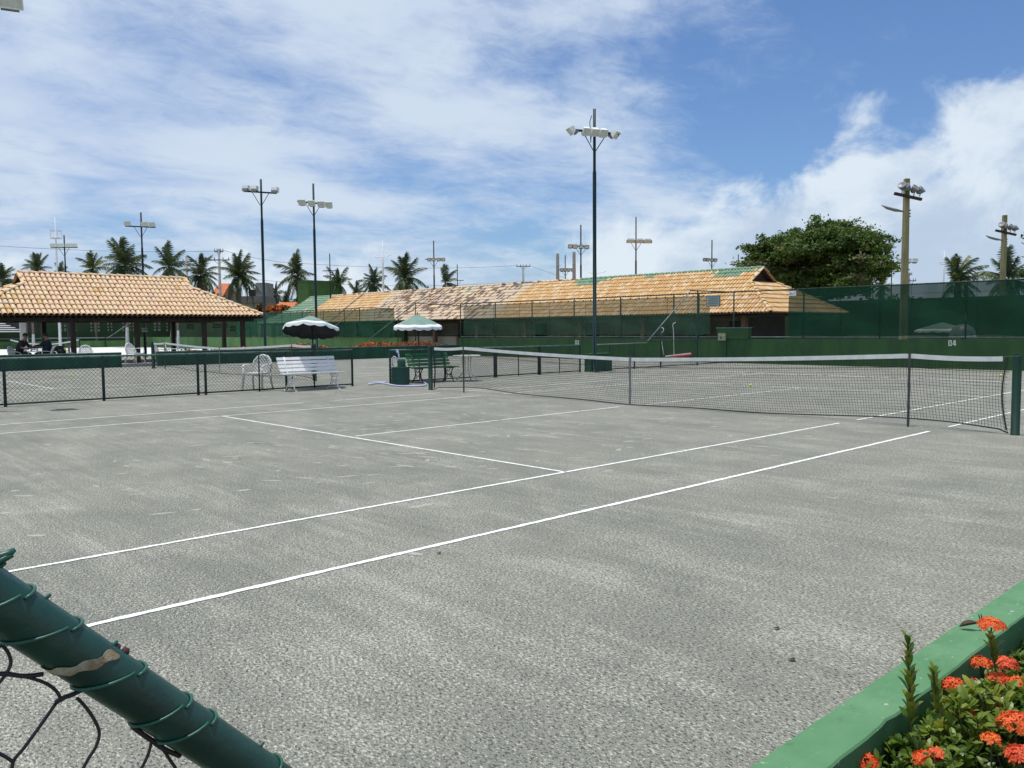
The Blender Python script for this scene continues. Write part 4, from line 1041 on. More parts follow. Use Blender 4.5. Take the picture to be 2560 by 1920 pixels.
# ------------------------------------------------------------------ palms
def frond_mesh(seed, L, droop, rise, m):
    """one coconut frond along +X from the origin: rachis and many narrow leaflets"""
    rn = random.Random(seed); b = MB(); pts = []
    for i in range(13):
        s = i / 12; pts.append(Vector((L * (s - .12 * droop * s ** 3), L * .03 * math.sin(seed + s * 2), L * (rise * s - droop * s * s * .75))))
    b.tube(pts, [.045 * (1 - .85 * i / 12) for i in range(13)], 4)
    n = 44
    for i in range(n):
        s = .10 + .90 * i / n; k = s * 12; j = min(int(k), 11); p = pts[j].lerp(pts[j + 1], k - j); t = (pts[j + 1] - pts[j]).normalized()
        w = Vector((-t.y, t.x, 0)).normalized(); ln = L * .27 * math.sin(math.pi * min(1, (s * .86 + .14))) ** .6 * rn.uniform(.8, 1.1)
        for sd in (-1, 1):
            if rn.random() < .05: continue
            d = (w * sd * .75 + t * rn.uniform(.35, .75) - Vector((0, 0, 1)) * rn.uniform(.25, .85) * (.5 + droop)).normalized()
            mid = p + d * ln * .55; tip = p + d * ln + Vector((0, 0, -1)) * ln * rn.uniform(.10, .30)
            hw = t * (.042 * L / 3)
            b.quad(p - hw, mid - hw * .8, mid + hw * .8, p + hw); b.quad(mid - hw * .8, tip, mid + hw * .8)
    return b.mesh('frond', m)
FR = [frond_mesh(k, 3.0, d, r, M_palm) for k, (d, r) in enumerate(((.45, .55), (.75, .40), (1.0, .28), (1.2, .12)))]
FRD = [frond_mesh(31, 2.6, 1.0, -.1, M_palm_dead)]
FRY = [frond_mesh(k + 9, 3.0, d, r, M_palm_y) for k, (d, r) in enumerate(((.45, .5), (.8, .2)))]
def palm(label, u, v, rpx, D=95, n=22, yellow=0.0, lean=0.0, seed=0, lime=False, wind=.0):
    rn = random.Random(seed); n = int(n * 1.35); c = dep(u, v, D); k = rpx * D / F / 2.25; c.z -= .10 * k
    t = thing('palm_tree', label, 'palm tree', (c.x + lean, c.y, 0), 'coconut palms beyond the courts'); OFF[t.name] = (0, 0, 0)
    h = c.z; b = MB(); rt = .15 * max(.8, k)
    pts = [Vector((-lean * (i / 8) ** 1.5, .1 * math.sin(i * .8 + seed), h * i / 8)) for i in range(9)]
    rr = [rt * (1.5 if i == 0 else 1.08 - .05 * i) for i in range(9)]
    if lime:
        j = 2; b.tube(pts[j:], rr[j:], 8, False); b.build('trunk', M_bark, t, True)
        b = MB(); b.tube([pts[0], pts[1], pts[2]], rr[:3], 8, False); b.build('limewashed_foot', M_lime, t, True)
    else: b.tube(pts, rr, 8, False); b.build('trunk', M_bark, t, True)
    top = pts[-1]
    sw = rn.uniform(0, 6.28); dr = rn.uniform(-.12, .22); gap = rn.uniform(0, 6.28)
    for i in range(n):
        f = i / n; a = i * 2.39996 + rn.uniform(-.3, .3)
        if math.cos(a - gap) > .75 and rn.random() < .55: continue
        pit = math.pi * .45 * (1 - f) ** 1.15 - (.88 + dr) * f + rn.uniform(-.20, .20) + .14 * math.cos(a - sw)
        me = FRD[0] if f > .9 and rn.random() < .4 else rn.choice(FRY) if rn.random() < yellow else FR[min(3, int(f * 3.2 + rn.random()))]
        M = Matrix.Translation(top + Vector((0, 0, .15 * k * (1 - f)))) @ Matrix.Rotation(a + wind * math.sin(a), 4, 'Z') @ Matrix.Rotation(-pit, 4, 'Y') @ Matrix.Rotation(rn.uniform(-.4, .4), 4, 'X') @ Matrix.Scale(k * rn.uniform(.72, 1.10), 4)
        piece('frond', me, t, M)
    b = MB()
    for i in range(5):
        a = rn.uniform(0, 6.28); b.lathe((top.x + .22 * k * math.cos(a), top.y + .22 * k * math.sin(a), top.z - .35 * k), [(0, -.14 * k), (.1 * k, -.06 * k), (.11 * k, .04 * k), (0, .14 * k)], 6)
    b.build('coconut_bunch', M_palm_y, t, True)
for i, (lb, u, v, r, D, kw) in enumerate((
    ('dark palm left of the pavilion ridge, first from the tall white mast', 93, 672, 34, 100, {}),
    ('palm crown cut by the left edge of the picture', 4, 700, 40, 92, dict(yellow=.2)),
    ('small palm half hidden behind the pavilion ridge between mast and lamp pole', 150, 684, 24, 105, {}),
    ('pale yellowish palm above the pavilion ridge left of the three-lamp pole', 232, 672, 40, 88, dict(yellow=.5, lean=.6)),
    ('large palm right above the pavilion ridge touching the three-lamp pole', 314, 666, 56, 84, dict(n=26, lime=True)),
    ('dark palm right of the three-lamp pole above the pavilion ridge', 424, 668, 48, 86, dict(n=24, lime=True)),
    ('palm with drooping fronds just left of the two-armed utility pole', 502, 690, 46, 90, dict(n=28, lean=-.5)),
    ('full palm with visible trunk in front of the grey flat-roofed house', 594, 692, 52, 86, dict(n=32)),
    ('tall palm between the orange roofed house and the green tower', 742, 690, 50, 106, dict(n=26, lean=.7)),
    ('small palm half behind the right side of the green tower', 846, 710, 38, 96, dict(n=20)),
    ('low yellowish palm peeking over the green end of the bar roof', 892, 734, 28, 100, dict(yellow=.4, n=16)),
    ('dark palm beside the white street lamp above the bar roof', 938, 712, 38, 96, dict(n=24)),
    ('big palm left of the black lamp pole above the bar roof', 1012, 698, 54, 90, dict(n=26, lean=.5)),
    ('leaning palm right of the black lamp pole above the bar roof', 1112, 708, 36, 90, dict(n=16, lean=-.8)),
    ('tiny palm crown at the bar roof edge below the black lamp pole', 1070, 742, 20, 105, dict(n=14)),
    ('small yellow palm low behind the bar roof beside the big palm', 1005, 742, 26, 88, dict(yellow=.7, n=14)),
    ('small palm beside the square water tower', 690, 736, 26, 110, dict(n=18)),
    ('low palm behind the orange roof beside the green tower', 716, 760, 24, 112, dict(n=16)),
    ('yellow-tipped palm low behind the foot of the big round tree', 2205, 718, 26, 70, dict(yellow=.5, n=16)),
    ('palm with wind-blown fronds over the dense windscreen right of the big tree', 2390, 706, 62, 58, dict(n=24, yellow=.15)),
    ('palm behind the shorter concrete lamp post near the right edge', 2520, 700, 66, 64, dict(n=22)),
)): palm(lb, u, v, r, D, seed=i, **kw)

# ------------------------------------------------------------------ broad-leaved trees
def broad_tree(label, c, rx, rz, zc, seed, nclump, leaves, per=300, dry=.10, cat='tree'):
    """spreading almond tree: tapered trunk, limbs, and tiers of leaf rosettes"""
    rn = random.Random(seed); t = thing('almond_tree', label, cat, (c[0], c[1], 0), 'broad-leaved trees'); OFF[t.name] = (0, 0, 0)
    b = MB(); b.tube([(0, 0, 0), (.1, .05, zc * .35), (0, .1, zc * .6), (.1, 0, zc + rz * .5)], [.42, .33, .27, .08], 10); b.build('trunk', M_bark2, t, True)
    cl = []; lobes = []
    for i in range(nclump // 12):
        while True:
            p = Vector((rn.uniform(-1, 1), rn.uniform(-1, 1), rn.uniform(-.95, 1)))
            if .3 < p.length < 1: break
        p = p.normalized() * (p.length ** .55) * rn.uniform(.84, 1.0)
        lob = 1 + .10 * math.sin(3 * math.atan2(p.y, p.x) + seed) + .06 * math.sin(7 * math.atan2(p.y, p.x))
        w = 1.0 if p.z < .1 else (1 - .22 * p.z)
        lobes.append(Vector((p.x * rx * lob * w, p.y * rx * lob * w, p.z * rz)))
    lobes += [Vector((rn.uniform(-.55, .55) * rx, rn.uniform(-.55, .55) * rx, rn.uniform(-.8, .35) * rz)) for i in range(nclump // 60)]
    for q in lobes:
        s = rn.uniform(.16, .27) * rx
        for k in range(12):
            cl.append(q + Vector((rn.gauss(0, .5) * s, rn.gauss(0, .5) * s, rn.gauss(0, .17) * s)))
    limbs = MB()
    for i in range(14):
        a = i * 2.4; q = Vector((math.cos(a) * rx * .72, math.sin(a) * rx * .72, rn.uniform(-.5, .55) * rz)); s = Vector((0, 0, zc * rn.uniform(.55, .95)))
        limbs.tube([s, s.lerp(Vector((q.x, q.y, zc + q.z)), .5) + Vector((0, 0, .3)), Vector((q.x, q.y, zc + q.z))], [.11, .06, .02], 6)
    limbs.build('limbs', M_bark2, t, True)
    G = [MB(), MB()]
    for q in cl:
        s = rn.uniform(.28, .50); k = 1 if (rn.random() < dry * (2.2 if q.z < 0 else .35)) else 0
        for j in range(leaves):
            o = Vector((rn.gauss(0, 1), rn.gauss(0, 1), rn.gauss(0, .42))) * s * .62
            n = Vector((rn.uniform(-1, 1), rn.uniform(-1, 1), rn.uniform(.1, 1.3))).normalized(); a = n.orthogonal().normalized()
            a = (Matrix.Rotation(rn.uniform(0, 6.28), 3, n) @ a); w = n.cross(a); L = rn.uniform(.15, .28)
            p = Vector((q.x, q.y, zc + q.z)) + o
            G[k].quad(p - a * L * .5, p + w * L * .30 - n * .01, p + a * L * .6, p - w * L * .30 - n * .01)
    o = G[0].build('crown', M_almond, t, kind='stuff')
    G[1].build('dry_leaves', M_almond_dry, t, kind='stuff')
    return t
tc = dep(2052, 645, 60)
broad_tree('big round dark green almond tree behind the right end of the bar roof', (tc.x, tc.y, 0), 5.0, 2.85, tc.z - .3, 3, 1920, 46)
tc = dep(2606, 640, 56)
broad_tree('almond tree whose leaf tips reach in at the right edge', (tc.x, tc.y, 0), 1.75, 1.9, tc.z, 8, 96, 40)
# red-flowering tree and shrubs at the orange house
def flower_shrub(label, u0, u1, v0, v1, D, frac, n, name='flame_shrub'):
    a, c = dep(u0, v0, D), dep(u1, v1, D); m_ = (a + c) / 2; W = (Vector((a.x, a.y)) - Vector((c.x, c.y))).length / 2; H = abs(a.z - c.z) / 2
    t = thing(name, label, 'shrub', (m_.x, m_.y, 0), 'shrubs by the houses'); OFF[t.name] = (0, 0, 0); rn = random.Random(u0)
    b = MB(); b.tube([(0, 0, 0), (.1, 0, m_.z)], [.12, .06], 6); b.build('stem', M_bark2, t)
    G = [MB(), MB()]; e = Vector((math.cos(IR), math.sin(IR), 0)); f = Vector((e.y, -e.x, 0))
    for i in range(n):
        x, y, z = rn.gauss(0, .5), rn.gauss(0, .5), rn.gauss(0, .5)
        if abs(x) > 1.05 or abs(z) > 1: continue
        p = e * x * W + f * y * W * .6 + Vector((0, 0, m_.z + z * H * (1 - .5 * x * x)))
        nn = Vector((rn.uniform(-1, 1), rn.uniform(-1, 1), rn.uniform(0, 1))).normalized(); q = nn.orthogonal().normalized() * rn.uniform(.10, .22); w = nn.cross(q) * .7
        G[0 if rn.random() < frac else 1].quad(p - q, p - w, p + q, p + w)
    G[0].build('blossom', M_bougain, t, kind='stuff'); G[1].build('foliage', M_hedge, t, kind='stuff')
flower_shrub('orange flowering shrub in front of the orange roofed house', 664, 732, 764, 786, 84, .62, 2600)
flower_shrub('greener flowering shrub beside the grey house window', 640, 668, 760, 786, 84, .22, 1200)
def bush(label, u0, u1, v0, v1, D, n, m=M_hedge):
    a, c = dep(u0, v0, D), dep(u1, v1, D); m_ = (a + c) / 2; W = (Vector((a.x, a.y)) - Vector((c.x, c.y))).length / 2; H = abs(a.z - c.z) / 2
    t = thing('bush', label, 'bush', (m_.x, m_.y, 0), 'bushes beyond the fences'); OFF[t.name] = (0, 0, 0); rn = random.Random(u0 + 5)
    b = MB(); b.tube([(0, 0, 0), (.1, 0, m_.z)], [.14, .06], 6); b.build('stem', M_bark2, t)
    g_ = MB(); e = Vector((math.cos(IR), math.sin(IR), 0)); f = Vector((e.y, -e.x, 0))
    for i in range(n):
        x, y, z = rn.uniform(-1, 1), rn.uniform(-1, 1), rn.uniform(-1, 1)
        top = .55 + .3 * math.sin(x * 5 + u0) + .15 * math.sin(x * 13)
        if z > top: continue
        p = e * x * W + f * y * W * .4 + Vector((0, 0, m_.z + z * H))
        nn = Vector((rn.uniform(-1, 1), rn.uniform(-1, 1), rn.uniform(0, 1))).normalized(); q = nn.orthogonal().normalized() * rn.uniform(.15, .34); w = nn.cross(q) * .6
        g_.quad(p - q, p - w, p + q, p + w)
    g_.build('foliage', m, t, kind='stuff')
bush('dark green bushes behind the pavilion at the left edge', -60, 130, 690, 800, 100, 2500)
bush('green bushes between the grey house and the tower', 640, 780, 742, 800, 118, 2200, M_almond)
bush('mixed bushes behind the bar roof below the palms', 850, 1100, 738, 800, 104, 3000, M_almond)
bush('dark bushes behind the pavilion roof below the palms', 200, 560, 712, 800, 108, 4000)
bush('dense bushes behind the windscreen at the right edge', 2180, 2700, 735, 830, 78, 4500, M_almond)
# ------------------------------------------------------------------ benches
def bench(label, x, y, L, m_slat, m_iron, rz):
    """slatted garden bench with cast iron ends; local: sits facing -Y, long side along X"""
    t = local(thing('garden_bench', label, 'bench', (x, y, 0), 'garden benches along the low fence', rz))
    for k in range(4):
        b = MB(); b.box((0, -.20 + .105 * k, .425 + (.012 if k in (0, 3) else 0)), (L, .088, .026)); b.build('seat_slat', m_slat, t)
    for k in range(4):
        z = .515 + .093 * k; yy = .19 + .041 * k
        b = MB(); b.box((0, yy, z), (L * (1 if k else .99), .026, .074), M=Matrix.Rotation(R(-24), 3, 'X')); b.build('back_slat', m_slat, t)
    for s in (-1, 1):
        X = s * (L / 2 - .20); b = MB()
        def arc(pts, r=.016): b.tube([(X, p[0], p[1]) for p in pts], r, 6)
        arc([(-.24, .0), (-.20, .06), (-.15, .17), (-.13, .27), (-.17, .35), (-.22, .40)]); arc([(.26, .0), (.22, .06), (.15, .15), (.10, .26), (.13, .36), (.17, .46), (.23, .62), (.305, .84)])
        arc([(-.24, .40), (-.1, .405), (.05, .40), (.17, .41)]); arc([(-.13, .27), (-.05, .20), (.03, .20), (.10, .26)], .013)
        arc([(-.08, .38), (-.02, .31), (.05, .30), (.06, .37)], .011); arc([(-.24, 0), (-.29, .0), (-.30, .02)], .016); arc([(.26, 0), (.31, 0), (.32, .02)], .016)
        arc([(-.15, .17), (-.09, .13), (-.06, .17), (-.10, .21)], .010); arc([(.14, .16), (.08, .12), (.05, .16), (.09, .2)], .010)
        b.build('iron_end', m_iron, t, True)
    return t
bench('white slatted garden bench with white iron legs, half shaded by the leaning umbrella', -8.72, -1.98, 1.62, M_white, M_white, R(90))
bench('green slatted garden bench with black iron legs behind the left net post', -8.80, 1.92, 1.50, M_bench_green, M_iron, R(90))

# ------------------------------------------------------------------ plastic armchairs
def armchair(label, x, y, rz, z=0.0, m=M_plastic):
    t = local(thing('plastic_armchair', label, 'chair', (x, y, z), 'white plastic armchairs', rz))
    b = MB(); b.box((0, -.02, .425), (.46, .46, .03)); b.box((0, -.25, .41), (.46, .03, .05)); b.build('seat', m, t)
    b = MB(); hoop = [(-.235, .20, .43), (-.25, .25, .60), (-.22, .29, .74), (-.13, .32, .84), (0, .33, .875), (.13, .32, .84), (.22, .29, .74), (.25, .25, .60), (.235, .20, .43)]
    b.tube(hoop, .030, 6); b.build('back_hoop', m, t, True)
    b = MB()
    def yb(z): return .20 + (z - .43) * .29
    def wz(z): return .235 if z < .62 else .245 * math.sqrt(max(0, 1 - ((z - .62) / .255) ** 2))
    for sgn in (-1, 1):
        for k in range(-7, 8):
            seg = []
            for i in range(25):
                z = .44 + .43 * i / 24; x_ = k * .072 + sgn * (z - .65) * .8
                if abs(x_) <= wz(z): seg.append((x_, yb(z), z))
            if len(seg) > 1: b.tube([seg[0], seg[-1]], .0145, 4)
    b.build('back_lattice', m, t)
    for s in (-1, 1):
        b = MB(); b.tube([(s * .25, .25, .62), (s * .28, .10, .645), (s * .285, -.10, .645), (s * .27, -.24, .62), (s * .25, -.27, .56)], [.02, .03, .034, .03, .02], 6, flat=.5); b.build('armrest', m, t, True)
        b = MB(); b.tube([(s * .25, -.27, .57), (s * .24, -.26, .40), (s * .27, -.30, 0)], [.026, .034, .026], 6); b.build('leg', m, t, True)
        b = MB(); b.tube([(s * .24, .20, .44), (s * .25, .23, .2), (s * .27, .30, 0)], [.03, .028, .024], 6); b.build('leg', m, t, True)
    return t
ch = armchair('white plastic armchair with lattice back behind the low fence, left of the white bench', -9.80, -2.92, R(37))
armchair('white plastic armchair standing on the step in the gap of the teal wall', at(338, 912, 0, -28.1).x, at(338, 912, 0, -28.1).y, R(120), .14)
armchair('white plastic armchair whose back shows between the pavilion posts', -29.3, at(214, 880, 0, -29.3).y, R(75), .06)
armchair('left one of two plastic armchairs beside the middle net', -29.4, at(404, 880, 0, -29.4).y, R(140), .06)
armchair('right one of two plastic armchairs beside the middle net', -29.6, at(430, 880, 0, -29.6).y, R(165), .06)

# ------------------------------------------------------------------ umbrellas
def umbrella(label, base, top, rad, tilt, name='parasol', foot=True):
    """cloth parasol: eight panels, white scalloped valance, dark pole; tilt turns the canopy about the pole head"""
    base = Vector(base); top = Vector(top)
    t = thing(name, label, 'umbrella', tuple(base), 'green parasols with white valance')
    M = Matrix.Translation(top) @ tilt.to_matrix().to_4x4()
    def ring(f, z, n=64, sc_=0):
        out = []
        for j in range(n):
            a = 2 * math.pi * j / n; k = (a / (math.pi / 4)) % 1
            r = rad * f * (1 - .035 * math.sin(math.pi * k) * f)           # cloth draws in between the ribs
            out.append(M @ Vector((r * math.cos(a), r * math.sin(a), z - .02 * math.sin(math.pi * k) * f - sc_ * abs(math.sin(a * 8)))))
        return out
    n = 64
    R0 = [ring(.03, 0), ring(.35, -.105), ring(.68, -.215), ring(.84, -.275)]
    R1 = [ring(.84, -.275), ring(.97, -.32), ring(1.0, -.345), ring(1.01, -.40, n, .035)]
    for nm, rr, m in (('canopy', R0, M_canopy), ('valance', R1, M_canopy_band)):
        b = MB()
        for a, c in zip(rr, rr[1:]):
            for j in range(n): b.quad(a[j], c[j], c[(j + 1) % n], a[(j + 1) % n])
        if nm == 'canopy': b.quad(*R0[0])
        b.build(nm, m, t, True)
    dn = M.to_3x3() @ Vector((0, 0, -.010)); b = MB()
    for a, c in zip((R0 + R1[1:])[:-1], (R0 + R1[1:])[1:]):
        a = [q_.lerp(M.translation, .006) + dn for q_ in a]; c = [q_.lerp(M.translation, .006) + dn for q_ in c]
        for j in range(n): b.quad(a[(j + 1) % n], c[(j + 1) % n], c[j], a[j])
    b.build('dark_underside', M_underside, t, True)  # added dark layer just under the cloth, darkens the canopy's underside
    b = MB(); b.tube([base, top], .019, 8); b.tube([top, M @ Vector((0, 0, .06))], .015, 6); b.build('pole', M_iron, t, True)
    for j in range(8):
        a = j * math.pi / 4; b = MB()
        b.tube([M @ Vector((.03 * math.cos(a), .03 * math.sin(a), -.03)), M @ Vector((rad * .97 * math.cos(a), rad * .97 * math.sin(a), -.345))], .006, 4); b.build('rib', M_iron, t)
    return t
away = Vector((AZ.x, AZ.y, 0)).normalized(); axr = Vector((AX.x, AX.y, 0)).normalized()
p0 = Vector((-9.38, -1.55, 0)); k_ = (p0 - CAM).dot(AZ)
umbrella('leaning green parasol with white scalloped edge and dark underside over the white bench', p0, dep(779, 790, k_), .735, Matrix.Rotation(R(-15), 3, axr).to_quaternion())
p0 = Vector((-9.35, 1.85, 0)); k_ = (p0 - CAM).dot(AZ)
umbrella('upright green parasol with white scalloped edge over the green bench', p0, dep(1044, 786, k_), .70, Matrix.Rotation(R(2), 3, axr).to_quaternion())
q = at(2356, 806, 1, 26.5)
umbrella('parasol seen faintly through the dense windscreen above the number 04', (q.x, q.y, 0), (q.x, q.y, q.z + .0), 1.15, Matrix.Rotation(0, 3, axr).to_quaternion())
q = at(2407, 826, 1, 25.0)
t = thing('dome_cover', 'pale domed cover showing faintly through the windscreen near the number 04', 'dome', (q.x, q.y, 0))
b = MB(); b.lathe((q.x, q.y, 1.0), [(.52, 0), (.5, .2), (.38, .42), (.2, .54), (0, .57)], 14); b.build('dome_shell', M_lampgrey, t, True)
b = MB(); b.lathe((q.x, q.y, 0), [(.05, 0), (.05, 1.0)], 6); b.build('stand', M_iron, t)

# ------------------------------------------------------------------ bin, hose, table
c = Vector((-8.72, .72, 0)); a_ = R(28)
t = local(thing('green_crate_bin', 'dark green square bin holding a canister and brush, left of the green bench', 'bin', tuple(c), None, a_))
W = .36
b = MB()
for s in (-1, 1): b.box((s * (W / 2 - .01), 0, .23), (.02, W, .46)); b.box((0, s * (W / 2 - .011), .23), (W - .044, .02, .46))
b.build('crate_wall', M_bin, t)
for k in range(5):
    b = MB()
    for s in (-1, 1): b.box((s * (W / 2 + .006), 0, .06 + .085 * k), (.010, W + .02, .05)); b.box((0, s * (W / 2 + .006), .06 + .085 * k), (W - .002, .010, .05))
    b.build('slat_band', M_bin, t)
b = MB(); b.box((0, 0, .472), (W + .05, W + .05, .02)); b.build('rim', M_bin, t)
b = MB(); b.lathe((.02, .03, .20), [(.11, 0), (.115, .45), (.10, .50), (0, .51)], 14); b.build('canister', M_wall_teal, t, True)
t = thing('brush', 'pale blue handled brush with a hooked end standing in the green bin', 'brush', tuple(c))
D_ = (c - CAM).dot(AZ)
b = MB(); b.tube([dep(u, v, D_ + .05) for u, v in ((1002, 918), (999, 900), (996, 884), (994, 876), (992, 874), (991, 879), (994, 882))], .022, 6); b.build('handle', M_hose, t, True)
t = thing('looped_hose', 'short pale hose looped over the edge of the green bin', 'hose', tuple(c))
b = MB(); b.tube([dep(u, v, D_ + .03) for u, v in ((983, 916), (980, 905), (981, 895), (985, 891), (990, 894), (991, 899))], .018, 6); b.build('hose_loop', M_hose, t, True)
t = thing('garden_hose', 'lavender garden hose lying on the clay around the green bin', 'hose', (-8.6, .6, 0))
pts = [at(u, v, 2, .022) for u, v in ((1046, 952), (1062, 957), (1064, 962), (1050, 965), (1015, 965), (990, 964), (968, 960), (955, 958), (938, 958.5), (926, 961), (922, 960), (934, 956.5), (952, 955.5), (966, 956))]
sm = []
for i in range(len(pts) - 1):
    p_, q_, r_, s_ = pts[max(i - 1, 0)], pts[i], pts[i + 1], pts[min(i + 2, len(pts) - 1)]
    for k in range(5):
        f = k / 5; sm.append(.5 * ((2 * q_) + (r_ - p_) * f + (2 * p_ - 5 * q_ + 4 * r_ - s_) * f * f + (3 * q_ - p_ - 3 * r_ + s_) * f ** 3))
b = MB(); b.tube(sm + [pts[-1]], .021, 6); b.build('hose_length', M_hose, t, True)
t = thing('round_table', 'white round plastic table behind the net, right of the green bench', 'table', (-8.55, 2.95, 0))
b = MB(); b.lathe((-8.55, 2.95, .71), [(0, 0), (.38, 0), (.40, .012), (.40, .03), (.385, .04), (0, .045)], 28); b.build('tabletop', M_plastic, t)
for k in range(4):
    a = k * math.pi / 2 + .5; e_ = Vector((math.cos(a), math.sin(a), 0)); o = Vector((-8.55, 2.95, 0))
    b = MB(); b.tube([o + e_ * .13 + Vector((0, 0, .70)), o + e_ * .11 + Vector((0, 0, .25)), o + e_ * .34 + Vector((0, 0, 0.01))], .016, 6); b.build('leg', M_plastic, t, True)

# ------------------------------------------------------------------ tennis balls
for lb, u, v, x0 in (('tennis ball on the clay behind the middle of the net', 1876, 963, None), ('tennis ball far behind the net near the right net post', 2502, 938, None), ('tennis ball on the middle court behind the low fence', 180, 939, None)):
    p_ = at(u, v, 2, .034); b = MB()
    b.lathe((p_.x, p_.y, p_.z - .034), [(.034 * math.sin(math.pi * i / 8), .034 - .034 * math.cos(math.pi * i / 8)) for i in range(9)], 14)
    tag(b.build('tennis_ball', M_ball, None, True), lb, 'ball', 'tennis balls')
for lb, u, v, s in (('dark dry leaf scrap on the clay, upper of two near the green kerb', 1942, 1574, .011), ('brown dry leaf scrap on the clay, lower of two near the green kerb', 1980, 1653, .012), ('small reddish pebble on the clay beside the outer sideline', 1097, 1385, .013)):
    p_ = at(u, v, 2, 0); b = MB()
    b.quad((p_.x - s * 1.6, p_.y, .004), (p_.x, p_.y - s, .012), (p_.x + s * 1.5, p_.y + s * .3, .006), (p_.x + .2 * s, p_.y + s, .016))
    b.quad((p_.x - s * 1.6, p_.y, .004), (p_.x + .2 * s, p_.y + s, .016), (p_.x + s * .2, p_.y + s * 1.3, .003))
    tag(b.build('dry_leaf_scrap', M_deadleaf), lb, 'debris', 'scraps on the clay')

# ------------------------------------------------------------------ people in the pavilion
def person(label, x, y, z, rz, lean, arm_l, arm_r, shirt, seat=.46):
    t = local(thing('person', label, 'person', (x, y, z), None, rz)); t.scale = (1.1, 1.1, 1.08)
    V = Vector; s = seat + .06
    hip, waist, chest, neck = V((0, 0, s)), V((.02 + lean * .10, 0, s + .20)), V((.02 + lean * .26, 0, s + .40)), V((.03 + lean * .36, 0, s + .53))
    hd0, hd1 = neck + V((.03, 0, .09)), neck + V((.045, 0, .19))
    vs_ = [hip, waist, chest, neck, hd0, hd1]; rad = [(.165, .145), (.17, .145), (.20, .14), (.066, .066), (.088, .078), (.085, .078)]
    es = [(0, 1), (1, 2), (2, 3), (3, 4), (4, 5)]
    def chain(start, pts, rr):
        k = start
        for p_, r in zip(pts, rr):
            vs_.append(p_); rad.append((r, r)); es.append((k, len(vs_) - 1)); k = len(vs_) - 1
    for sd, arm in ((1, arm_l), (-1, arm_r)):
        sh = chest + V((.0, sd * .185, .06))
        chain(2, [sh, sh + V(arm[0]), sh + V(arm[1]), sh + V(arm[1]) + (V(arm[1]) - V(arm[0])).normalized() * .09], (.074, .054, .038, .040))
        chain(0, [V((.06, sd * .10, s - .01)), V((.44, sd * .13, s - .01)), V((.43, sd * .13, .09)), V((.55, sd * .14, .05))], (.088, .062, .042, .036))
    me = bpy.data.meshes.new('person_skin'); me.from_pydata([tuple(v) for v in vs_], es, [])
    o = bpy.data.objects.new('body_cage', me); C.objects.link(o)
    o.modifiers.new('Skin', 'SKIN'); sv = me.skin_vertices[0].data
    for i, r in enumerate(rad): sv[i].radius = r
    sv[0].use_root = True
    ss = o.modifiers.new('Sub', 'SUBSURF'); ss.levels = 2; ss.render_levels = 2
    dg = bpy.context.evaluated_depsgraph_get(); bm_ = bpy.data.meshes.new_from_object(o.evaluated_get(dg))
    bpy.data.objects.remove(o)
    bm_.materials.clear()
    for m in (M_skin, shirt, M_blackcloth): bm_.materials.append(m)
    zn = neck.z - .02
    for f in bm_.polygons:
        c_ = f.center; f.use_smooth = True
        shl = chest.z - .18
        f.material_index = 2 if c_.z < s + .10 and c_.z > .12 else 1 if c_.z < zn and c_.z > .12 and (abs(c_.y) < .20 or c_.z > shl + .05 and (c_ - chest).length < .40) else 0
    # nose, ears and fingers grow out of the same surface
    body = bpy.data.objects.new('body', bm_); C.objects.link(body); body.parent = t
    b = MB(); h = hd1 - V((0, 0, .02))
    b.tube([h + V((.075, 0, .02)), h + V((.105, 0, -.02)), h + V((.085, 0, -.035))], [.012, .017, .012], 6)
    for sd in (-1, 1): b.lathe(h + V((.0, sd * .082, -.03)), [(.0, 0), (.016, .015), (.018, .035), (0, .055)], 6)
    b.build('face_details', M_skin, t, True)
    b = MB()
    for sd, arm in ((1, arm_l), (-1, arm_r)):
        w = chest + V((.0, sd * .185, .06)) + V(arm[1]); d = (V(arm[1]) - V(arm[0])).normalized(); sdv = d.cross(V((0, 0, 1))).normalized()
        for k, (o_, l_) in enumerate(((-.03, .07), (-.01, .085), (.01, .08), (.03, .065))):
            b.tube([w + d * .08 + sdv * o_, w + d * (.08 + l_ * .6) + sdv * o_, w + d * (.08 + l_) + sdv * o_ - V((0, 0, .012))], [.010, .009, .007], 5)
        b.tube([w + d * .04 + sdv * .03 * sd, w + d * .08 + sdv * .06 * sd, w + d * .11 + sdv * .06 * sd], [.012, .010, .008], 5)
    b.build('fingers', M_skin, t, True)
    b = MB(); prof = [(.0, .115), (.05, .108), (.083, .07), (.094, .02), (.090, -.02)]
    b.lathe(h + V((-.018, 0, .0)), prof[::-1], 12, 1.06, .98); b.build('hair', M_hair, t, True)
    return t
def at_floor(u, x): return at(u, 880, 0, x).y
yA = at_floor(121, -30.2); yB = at_floor(44, -30.3)
person('person in a dark shirt sitting in the pavilion, one arm stretched out to the left', -30.2, yA, .06, R(-133), .10,
       ((.16, .05, -.20), (.36, .02, -.22)), ((.24, -.02, -.10), (.50, .02, -.16)), M_shirt)
person('person in black bending over the table at the left under the pavilion', -30.3, yB, .06, R(47), .75,
       ((.12, .05, -.22), (.34, -.04, -.20)), ((.10, -.06, -.24), (.32, .03, -.24)), M_blackcloth)
yT = at_floor(84, -30.3)
t = thing('table', 'small table between the two people under the pavilion', 'table', (-30.3, yT, .06))
b = MB(); b.box((-30.3, yT, .70), (.6, .6, .03)); b.build('tabletop', M_plastic, t)
for sx_ in (-1, 1):
    for sy_ in (-1, 1): b = MB(); b.box((-30.3 + sx_ * .26, yT + sy_ * .26, .375), (.04, .04, .62)); b.build('leg', M_plastic, t)
